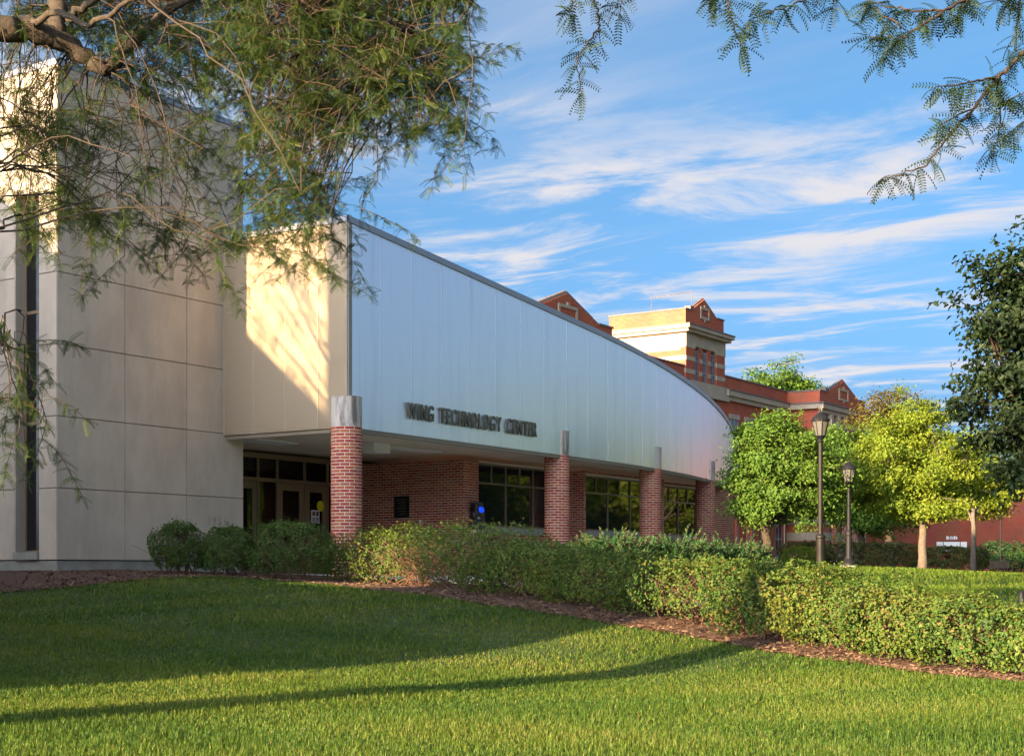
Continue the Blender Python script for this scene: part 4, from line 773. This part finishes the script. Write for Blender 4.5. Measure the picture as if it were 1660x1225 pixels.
# juniper shrubs
def juniper(label, x0, x1, yt, D, n):
    c = P((x0+x1)/2, 0, D); zb = g1(c[0], c[1]); zt2 = EYE+(HY-yt)/F*D; h = zt2-zb; hw = (x1-x0)/2/F*D; o = np.array([c[0], c[1], zb]); t = thing('juniper', label, 'juniper', tuple(o), 'spreading junipers by the brick columns')
    b = MB(); w = MB()
    for k in range(n):
        a = R.random()*2*math.pi; el = R.uniform(.15, 1.1); rr_ = R.random()**.5; st = o+np.array([math.cos(a)*hw*.75*rr_, math.sin(a)*.8*rr_, h*.25+h*.5*R.random()*(1-.5*rr_)])
        dv = np.array([math.cos(a)*math.cos(el), math.sin(a)*math.cos(el), math.sin(el)]); L_ = R.uniform(.25, .5); e = st+dv*L_; e[2] = min(e[2], zb+h*(1.05-.35*rr_**2)+R.normal(0, .04))
        w.tube([st-dv*.3, st, e], [.008, .006, .003], 3, cap=False); m_ = 34; tt = R.random(m_)[:, None]; pp = st+(e-st)*tt; nd = dv*.9+R.normal(0, .55, (m_, 3)); nd /= np.linalg.norm(nd, axis=1)[:, None]
        ln = (.10*(1.15-tt[:, 0]*.8))[:, None]; sd = np.cross(nd, R.normal(size=(m_, 3))); sd /= np.linalg.norm(sd, axis=1)[:, None]; tip = pp+nd*ln
        b.add(np.stack([pp, pp+nd*ln*.5+sd*.012, tip, pp+nd*ln*.5-sd*.012], 1).reshape(-1, 3), np.arange(4*m_).reshape(-1, 4), np.repeat(np.clip(tt[:, 0]*.7+R.random(m_)*.4, 0, 1), 4))
    b.build('foliage', M['leaf_juniper'], t); w.build('stems', M['stem'], t)
juniper('feathery green juniper right of the second brick column', 925, 1065, 850, 27.5, 520)
juniper('feathery green juniper below the third window', 1030, 1165, 853, 28, 520)
juniper('feathery juniper at the end of the bed below the last column', 1130, 1245, 866, 29, 460)
c = P(1618, 0, 92); shrub('dwarf_pine', 'spreading dark evergreen bush before the far brick wall', P(1625, 0, 104)[:2], (2.6, 1.0), np.array([1, 0.]), 0, 2.2, 4000, .16, M['leaf_juniper'], 'evergreen', stems=6, box=2, lump=.25)

# ------------------------------------------------------------------ honey locust trees (pinnate leaves)
def pinnate(pairs=9):
    v = []; f = []
    def quad(*p): k = len(v); v.extend(p); f.append((k, k+1, k+2, k+3))
    for i in range(pairs):
        x = .12+.86*i/(pairs-1); w = .21*(1-.35*abs(i/(pairs-1)-.35)); z = -.35*x*x
        for s_ in (-1, 1):
            y0 = 0; quad((x-.005, 0, z), (x+.05, s_*w*.5, z-.03), (x+.045, s_*w, z-.07), (x-.015, s_*w*.5, z-.03))
    for i in range(3):
        xa, xb = i/3, (i+1)/3; quad((xa, -.008, -.35*xa*xa), (xb, -.006, -.35*xb*xb), (xb, .006, -.35*xb*xb), (xa, .008, -.35*xa*xa))
    return np.array(v, float), np.array(f)
PV, PF = pinnate()
def add_pinnate(mb, base, d, size, tint):
    n = len(base); d = d/np.linalg.norm(d, axis=1)[:, None]; upv = np.array([0, 0, 1.0])+R.normal(0, .45, d.shape); y = np.cross(upv, d); y /= np.linalg.norm(y, axis=1)[:, None]+1e-9; z = np.cross(d, y)
    v = base[:, None]+size[:, None, None]*(PV[None, :, :1]*d[:, None]+PV[None, :, 1:2]*y[:, None]+PV[None, :, 2:3]*z[:, None])
    f = PF[None]+(np.arange(n)*len(PV))[:, None, None]; mb.add(v.reshape(-1, 3), f.reshape(-1, 4), np.repeat(tint, len(PV)))
def strand(wood, acc, p0, L_, drift, r0=.0032, node=.085, per=(4, 7), ls=(.075, .125), droop=.6):
    n = max(3, int(L_/.1)); p = np.array(p0, float); d = np.array([drift[0], drift[1], drift[2]], float); d /= np.linalg.norm(d); pts = [p.copy()]
    for i in range(n):
        d = d+np.array([0, 0, -droop*.16])+R.normal(0, .13, 3); d /= np.linalg.norm(d); p = p+d*L_/n; pts.append(p.copy())
    pts = np.array(pts); wood.tube(pts, np.linspace(r0, .0018, len(pts)), 4, cap=False)
    m_ = int(L_/node); tt = np.linspace(.12, 1, m_)
    for t in tt:
        i = t*(len(pts)-1); k = min(int(i), len(pts)-2); q = pts[k]+(pts[k+1]-pts[k])*(i-k); dr_ = pts[k+1]-pts[k]; dr_ /= np.linalg.norm(dr_)
        for s_ in range(int(R.integers(per[0], per[1]))):
            dd = dr_*.25+R.normal(0, .9, 3)*np.array([1, 1, .6])+np.array([0, 0, -.22]); acc.append((q, dd, R.uniform(*ls), np.clip(R.normal(.5, .28), 0, 1)))
def flush(mb, acc):
    if not acc: return
    add_pinnate(mb, np.array([a[0] for a in acc]), np.array([a[1] for a in acc]), np.array([a[2] for a in acc]), np.array([a[3] for a in acc]))
# tree 1: trunk just outside the left edge, limb and weeping twigs in view
tb = NH*(-9.95)+LH*1.6; zg = g1(*tb); loc = thing('honey_locust', 'honey locust with heavy limb and weeping twigs in front of the tower', 'tree', (tb[0], tb[1], zg))
wood = MB(); acc = []
top = np.array([tb[0]+.3, tb[1]+.5, 3.7]); tpts = curve_pts(np.array([tb[0], tb[1], zg-.2]), top, 8, 0, .04); wood.tube(tpts, np.linspace(.36, .24, 8), 14)
LIMBS = [([(-230, 40, 11.2), (-110, 28, 11.7), (0, 46, 12), (55, 50, 12.1), (100, 66, 12.2), (140, 96, 12.3), (176, 116, 12.3)], .13, .06),
         ([(172, 112, 12.3), (200, 82, 12.4), (225, 62, 12.5), (270, 20, 12.7), (330, -30, 13), (420, -60, 13.4)], .065, .03),
         ([(92, 60, 12.2), (95, 25, 12.3), (90, -30, 12.5), (120, -120, 13)], .08, .05), ([(110, 30, 12.2), (150, 2, 12.1), (240, -60, 12)], .035, .02),
         ([(40, 48, 12.1), (90, 20, 11.8), (140, 42, 11.6), (190, 20, 11.5), (230, -10, 11.4)], .03, .015),
         ([(270, 20, 12.7), (400, -40, 12.6), (455, 0, 12.5), (492, 22, 12.4), (515, 50, 12.3)], .03, .012),
         ([(330, -30, 13), (520, -70, 13), (690, -30, 12.6), (672, 40, 12.4), (650, 95, 12.3)], .03, .01), ([(520, -70, 13), (640, -70, 12.6), (770, -40, 12.2), (765, 8, 12)], .025, .008),
         ([(-110, 28, 11.7), (-60, 200, 11.2), (-20, 420, 11), (5, 560, 10.9)], .035, .012)]
sk = []
for pts, r0, r1 in LIMBS:
    w_ = np.array([P(*q) for q in pts]); t_ = np.linspace(0, len(w_)-1, len(w_)*4); w_ = np.stack([np.interp(t_, np.arange(len(w_)), w_[:, k]) for k in range(3)], 1); w_[1:-1] += R.normal(0, .012, w_[1:-1].shape)
    rr_ = np.linspace(r0, r1, len(w_))*(1+.025*R.normal(size=len(w_))); wood.tube(w_, rr_, 10, t=.4); sk.append(w_)
wood.tube(curve_pts(tpts[-1], sk[0][0], 6, .1, .03), np.linspace(.24, .15, 6), 12); wood.tube(curve_pts(tpts[-1], tpts[-1]+np.array([-.6, .3, 3.2]), 6, .1, .05), np.linspace(.22, .1, 6), 10)
allsk = np.vstack(sk); twig = MB()
REG = [(0, 420, -70, 60, 190, 13.3), (200, 420, 20, 140, 90, 12.8), (400, 740, -75, 80, 290, 12.5), (400, 640, 50, 200, 160, 12.4), (600, 745, 50, 180, 80, 12.1), (650, 755, 130, 230, 26, 12.0), (-40, 110, 100, 380, 90, 12.7), (90, 380, 160, 420, 84, 12.2), (380, 545, 150, 340, 90, 12.0), (420, 550, 300, 430, 40, 11.9), (-40, 50, 500, 650, 12, 11.0), (-20, 80, 640, 730, 8, 10.9), (576, 592, 320, 345, 2, 11.5), (330, 370, 380, 420, 3, 11.7), (200, 330, 330, 390, 6, 11.8)]
for (x0, x1, y0, y1, n, D) in REG:
    hubs = []
    for k in range(n):
        x = R.uniform(x0, x1); y = R.uniform(y0, y1); p = P(x, y, D+R.normal(0, .55))
        if k % 3 == 0:
            dd = np.linalg.norm(allsk-p, axis=1)+(allsk[:, 2] < p[2]-.1)*.8; st = allsk[dd.argmin()]; cv = curve_pts(st, p, 9, .22, .035); wood.tube(cv, np.linspace(.009, .0035, 9), 5, cap=False); hubs = list(cv[5:])
        else:
            h_ = hubs[int(R.integers(0, len(hubs)))]; twig.tube(curve_pts(h_, p, 5, .05, .02), np.linspace(.004, .003, 5), 4, cap=False)
        strand(twig, acc, p, R.uniform(.22, .55), (R.uniform(-.8, .95), R.normal(0, .5), R.uniform(-.6, .25)), node=.07)
lf_ = MB(); flush(lf_, acc); wood.build('trunk', M['bark'], loc, smooth=True); twig.build('twigs', M['twig'], loc); lf_.build('crown', M['leaf_locust'], loc)
# upper and off-frame crown of the same tree: shade for what stands behind
acc2 = []; tw2 = MB()
for k in range(250):
    p = np.array([R.uniform(-9.5, -2.0), R.uniform(9.5, 16), R.uniform(5.6, 9.5)])
    px_, py_ = CX+F*p[0]/p[1], HY-F*(p[2]-EYE)/p[1]
    if -60 < px_ < 1700 and py_ > -90: continue
    strand(tw2, acc2, p, R.uniform(.6, 1.1), (R.uniform(-.6, .6), R.normal(0, .5), R.uniform(-.6, .1)), node=.12, per=(3, 5), ls=(.2, .28))
b = MB(); flush(b, acc2); tw2.build('upper_twigs', M['twig'], loc); b.build('upper_crown', M['leaf_locust'], loc)
# tree 2: off-frame to the left, dapples the tower and the canopy side
t2 = np.array([-13.5, 17.5]); zg = g1(*t2); loc2 = thing('honey_locust', 'second honey locust standing beyond the left picture edge', 'tree', (t2[0], t2[1], zg)); wood = MB(); acc3 = []; tw3 = MB()
tp = curve_pts(np.array([*t2, zg-.2]), np.array([t2[0]+.2, t2[1], 4.5]), 7, 0, .05); wood.tube(tp, np.linspace(.3, .2, 7), 12)
for k in range(260):
    w_ = R.uniform(-27.2, -22.6); q = R.uniform(6.9, 13.0); s_ = R.uniform(2.0, 8.0)
    if w_ > -25 and R.random() < .15: continue
    xy = NH*w_+LH*s_; p = np.array([xy[0], xy[1], q-TE*s_])
    if p[0]/p[1] > -.40: continue
    if k % 3 == 0: wood.tube(curve_pts(tp[-1], p, 8, .4, .06), np.linspace(.02, .005, 8), 5, cap=False)
    strand(tw3, acc3, p, R.uniform(.4, .8), (R.uniform(-.6, .6), R.normal(0, .5), R.uniform(-.7, 0)), node=.12, per=(2, 4), ls=(.15, .22))
b = MB(); flush(b, acc3); wood.build('trunk', M['bark'], loc2, smooth=True); tw3.build('twigs', M['twig'], loc2); b.build('crown', M['leaf_locust'], loc2)
# tree 3: overhead boughs at the upper right, trunk right of the camera
t3 = np.array([7.2, 5.5]); zg = g1(*t3); loc3 = thing('overhanging_locust', 'dark locust boughs hanging in from the top right', 'tree', (t3[0], t3[1], zg)); wood = MB(); twig = MB(); acc = []
tp = curve_pts(np.array([*t3, zg-.2]), np.array([6.9, 5.8, 3.6]), 7, 0, .05); wood.tube(tp, np.linspace(.27, .2, 7), 12)
main = np.array([P(2400, -60, 7.2), P(2000, -70, 8.2), P(1720, -90, 8.8), P(1400, -110, 9), P(1150, -100, 9), P(940, -80, 9)]); wood.tube(curve_pts(tp[-1], main[0], 5, .1, .03), np.linspace(.15, .09, 5), 8)
t_ = np.linspace(0, 5, 24); mainf = np.stack([np.interp(t_, np.arange(6), main[:, k]) for k in range(3)], 1); wood.tube(mainf, np.linspace(.09, .02, 24), 8)
BO = [([(955, -80), (960, -20), (968, 22), (972, 45), (950, 75), (933, 97), (938, 125), (944, 152)], .010, 24, 1), ([(1010, -60), (1006, -10), (1005, 20), (1003, 30)], .006, 20, 1), ([(925, -40), (930, 5), (928, 25)], .006, 18, 1),
      ([(1170, -90), (1176, -20), (1182, 20), (1195, 55), (1206, 78)], .009, 20, 1), ([(1345, -60), (1310, -2), (1270, 12), (1235, 26), (1215, 32)], .009, 17, 1), ([(1345, -60), (1352, 0), (1350, 12)], .006, 16, 1), ([(1150, -60), (1160, 0)], .005, 16, 1),
      ([(1640, -70), (1575, -5), (1530, 18), (1490, 44), (1450, 70), (1428, 95)], .016, 20, 1), ([(1530, 18), (1480, 18), (1430, 8), (1400, 0)], .008, 16, 1), ([(1575, -5), (1556, 15), (1552, 25)], .005, 15, 1), ([(1460, 45), (1425, 20), (1410, 0)], .006, 16, 1), ([(1470, 60), (1440, 62), (1405, 60)], .006, 13, 1),
      ([(1760, 30), (1700, 55), (1660, 86), (1618, 124), (1575, 180), (1545, 212), (1520, 246), (1500, 268), (1455, 284), (1432, 288)], .018, 24, 1), ([(1618, 124), (1580, 132), (1545, 140), (1510, 143)], .009, 17, 1), ([(1575, 178), (1545, 190), (1520, 205)], .006, 14, 1), ([(1620, 122), (1618, 165), (1622, 200), (1614, 240), (1612, 250)], .008, 17, 1),
      ([(1655, -60), (1652, 20), (1646, 70), (1645, 92)], .010, 18, 1), ([(1700, 130), (1660, 150), (1640, 160), (1625, 165)], .007, 14, 1), ([(1700, 180), (1665, 195), (1640, 215)], .007, 14, 1), ([(1680, -20), (1630, 5), (1612, 0)], .006, 15, 1)]
for pts, r0, step, _ in BO:
    w_ = np.array([P(x, y, 9+.25*math.sin(x*.02)) for x, y in pts]); seg = np.linalg.norm(np.diff(np.array(pts, float), axis=0), axis=1); cum = np.concatenate([[0], np.cumsum(seg)]); t_ = np.arange(0, cum[-1], 7); pw = np.stack([np.interp(t_, cum, w_[:, k]) for k in range(3)], 1); pw[1:-1] += R.normal(0, .006, pw[1:-1].shape)
    twig.tube(pw, np.linspace(r0, .003, len(pw)), 6, cap=False)
    for k in np.arange(8, cum[-1], step):
        q = np.array([np.interp(k, cum, w_[:, c]) for c in range(3)])
        for s_ in range(int(R.integers(4, 7))): acc.append((q, R.normal(0, 1, 3)*np.array([1, .6, .5])+np.array([-.1, 0, -.45]), R.uniform(.11, .17), R.random()))
    q = pw[-1]
    for s_ in range(5): acc.append((q, R.normal(0, .8, 3)+np.array([-.2, 0, -.6]), R.uniform(.11, .16), R.random()))
for k in range(90):
    p = np.array([R.uniform(2, 9), R.uniform(4, 9.5), R.uniform(4.6, 7.5)])
    if HY-F*(p[2]-EYE)/p[1] > -120 and CX+F*p[0]/p[1] < 1720: continue
    strand(twig, acc, p, R.uniform(.5, .9), (R.uniform(-.6, .6), R.normal(0, .5), R.uniform(-.6, .1)), per=(3, 5))
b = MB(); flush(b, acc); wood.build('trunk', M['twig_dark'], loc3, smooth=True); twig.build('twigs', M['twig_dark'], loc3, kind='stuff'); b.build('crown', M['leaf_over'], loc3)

# ------------------------------------------------------------------ unseen house added off the left edge, silhouette shaped to shade lawn and canopy
def sv(w_, s_, z): q = NH*w_+LH*s_; return np.array([q[0], q[1], z])
nh = thing('shade_caster_house', 'unseen gabled house added past the left edge to cast shade', 'house', tuple(sv(-24, -8, -1)))
s1, s0 = -2.0, -14.0; zoff = -TE*s1
def eave(q): return q+zoff
L3 = np.array([LH[0], LH[1], 0])
NV3 = np.array([NH[0], NH[1], 0])
b = MB(); b.prism([sv(-41, s1, -1.6), sv(-20.9, s1, -1.6), sv(-20.9, s1, eave(5.45)), sv(-31.0, s1, eave(13.5)), sv(-41, s1, eave(6.0))], -L3*12); b.build('walls', M['farbrick'], nh)
b = MB()
for (wa, qa, wb, qb) in ((-20.8, 5.38, -31.0, 13.55), (-41.1, 5.95, -31.0, 13.55)):
    b.prism([sv(wa, s1+.1, eave(qa)), sv(wb, s1+.1, eave(qb)), sv(wb, s1+.1, eave(qb+.12)), sv(wa, s1+.1, eave(qa+.12))], -L3*12.4)
b.build('roof', M['hallroof'], nh)
b = MB(); b.box(sv(-23.5, s1-1.0, eave(5)), NV3*.95, -L3*.6, Z*7.3); b.build('shade_chimney', M['farbrick'], nh)  # added stack that shades an upright strip of the canopy side
b = MB(); b.box(sv(-20.88, s1-.5, -1.6), NV3*2.1, -L3*8, Z*(eave(3.55)+1.6)); b.build('link', M['farbrick'], nh)  # low added block, keeps the lawn shaded and lets sun reach the hedge
b = MB(); b.box(sv(-18.76, s1, -1.6), NV3*6.6, -L3*9, Z*(eave(4.8)+1.6)); b.build('shade_annex', M['farbrick'], nh)  # added block whose outer edge bounds the shade on the lawn

# ------------------------------------------------------------------ grass blades
def inside_lawn(xy):
    px_ = CX+F*xy[:, 0]/xy[:, 1]; fx = CX+F*sm[:, 0]/sm[:, 1]; o_ = np.argsort(fx); yl = np.interp(px_, fx[o_], sm[o_, 1]); return xy[:, 1] < yl+.06
GB = MB()
for (d0, d1, dens, wd, hh, side) in [(*q_, 0) for q_ in ((7.5, 10, 4600, .0055, .055), (10, 12.5, 3900, .006, .053), (12.5, 16, 2600, .0075, .05), (16, 20, 1400, .010, .047), (20, 29, 620, .015, .05))]+[(5, 9, 1100, .011, .075, 1), (9, 16, 750, .013, .068, 1), (16, 27, 330, .018, .055, 1)]:
    y = R.uniform(d0, d1, int(dens*(d1-d0)*(d0+d1)*.40)); x = R.uniform(-.40, .40, len(y))*y
    if side: y = R.uniform(d0, d1, int(dens*(d1-d0)*6.4)); x = (.40*y+R.uniform(0, 3.2, len(y)))*R.choice([-1, 1], len(y))
    xy = np.stack([x, y], 1); xy = xy[inside_lawn(xy)]; n = len(xy)
    if n == 0: continue
    z = Gz(xy)-.004; base = np.column_stack([xy, z]); a = R.random(n)*2*math.pi; lean = R.uniform(.1, 1.0, n); h = hh*R.uniform(.4, 1.4, n)*(1+.25*np.sin(x[:n]*0+xy[:, 0]*1.9+np.sin(xy[:, 1]*1.3)*2))
    dv = np.stack([np.cos(a), np.sin(a), np.zeros(n)], 1); sd = np.stack([-np.sin(a), np.cos(a), np.zeros(n)], 1)*(wd*R.uniform(.7, 1.2, n)/2)[:, None]
    mid = base+dv*(h*lean*.35)[:, None]+Z*(h*.62)[:, None]; tip = base+dv*(h*lean)[:, None]+Z*(h*(1.02-lean*.3))[:, None]
    v = np.stack([base-sd, base+sd, mid+sd*.8, mid-sd*.8, tip], 1).reshape(-1, 3); i = np.arange(n)[:, None]*5
    tint = np.clip(.42+.22*np.sin(xy[:, 0]*1.1+2*np.sin(xy[:, 1]*.7))*np.sin(xy[:, 1]*1.4)+R.normal(0, .24, n), 0, .95); dry = R.random(n) < .02; tint[dry] = 1
    GB.add(v, [i+np.array([[0, 1, 2, 3]]), i+np.array([[3, 2, 4]])], np.repeat(tint, 5))
tag(GB.build('grass', M['blade'], kind='stuff'), 'short mown lawn grass in the foreground', 'grass')
GB = MB(); y = R.uniform(19, 68, 60000)**1.0; x = R.uniform(.10, .42, len(y))*y; n = len(y); keep = ((x-HL0[0])*HNn[0]+(y-HL0[1])*HNn[1] > 4.2)&(x > 4+(y-30)*.22); x, y = x[keep], y[keep]; n = len(x); xy = np.stack([x, y], 1); base = np.column_stack([xy, Gz(xy)-.004]); a = R.random(n)*6.283; h = R.uniform(.05, .10, n); sc = (y/30)[:, None]
dv = np.stack([np.cos(a), np.sin(a), np.zeros(n)], 1); sd = np.stack([-np.sin(a), np.cos(a), np.zeros(n)], 1)*.02*sc; tip = base+dv*(h*.5)[:, None]+Z*h[:, None]
GB.add(np.stack([base-sd, base+sd, tip], 1).reshape(-1, 3), np.arange(3*n).reshape(-1, 3), np.repeat(R.uniform(.2, .8, n), 3)); tag(GB.build('far_grass', M['blade'], kind='stuff'), 'mown grass of the lawn beyond the hedge', 'grass')
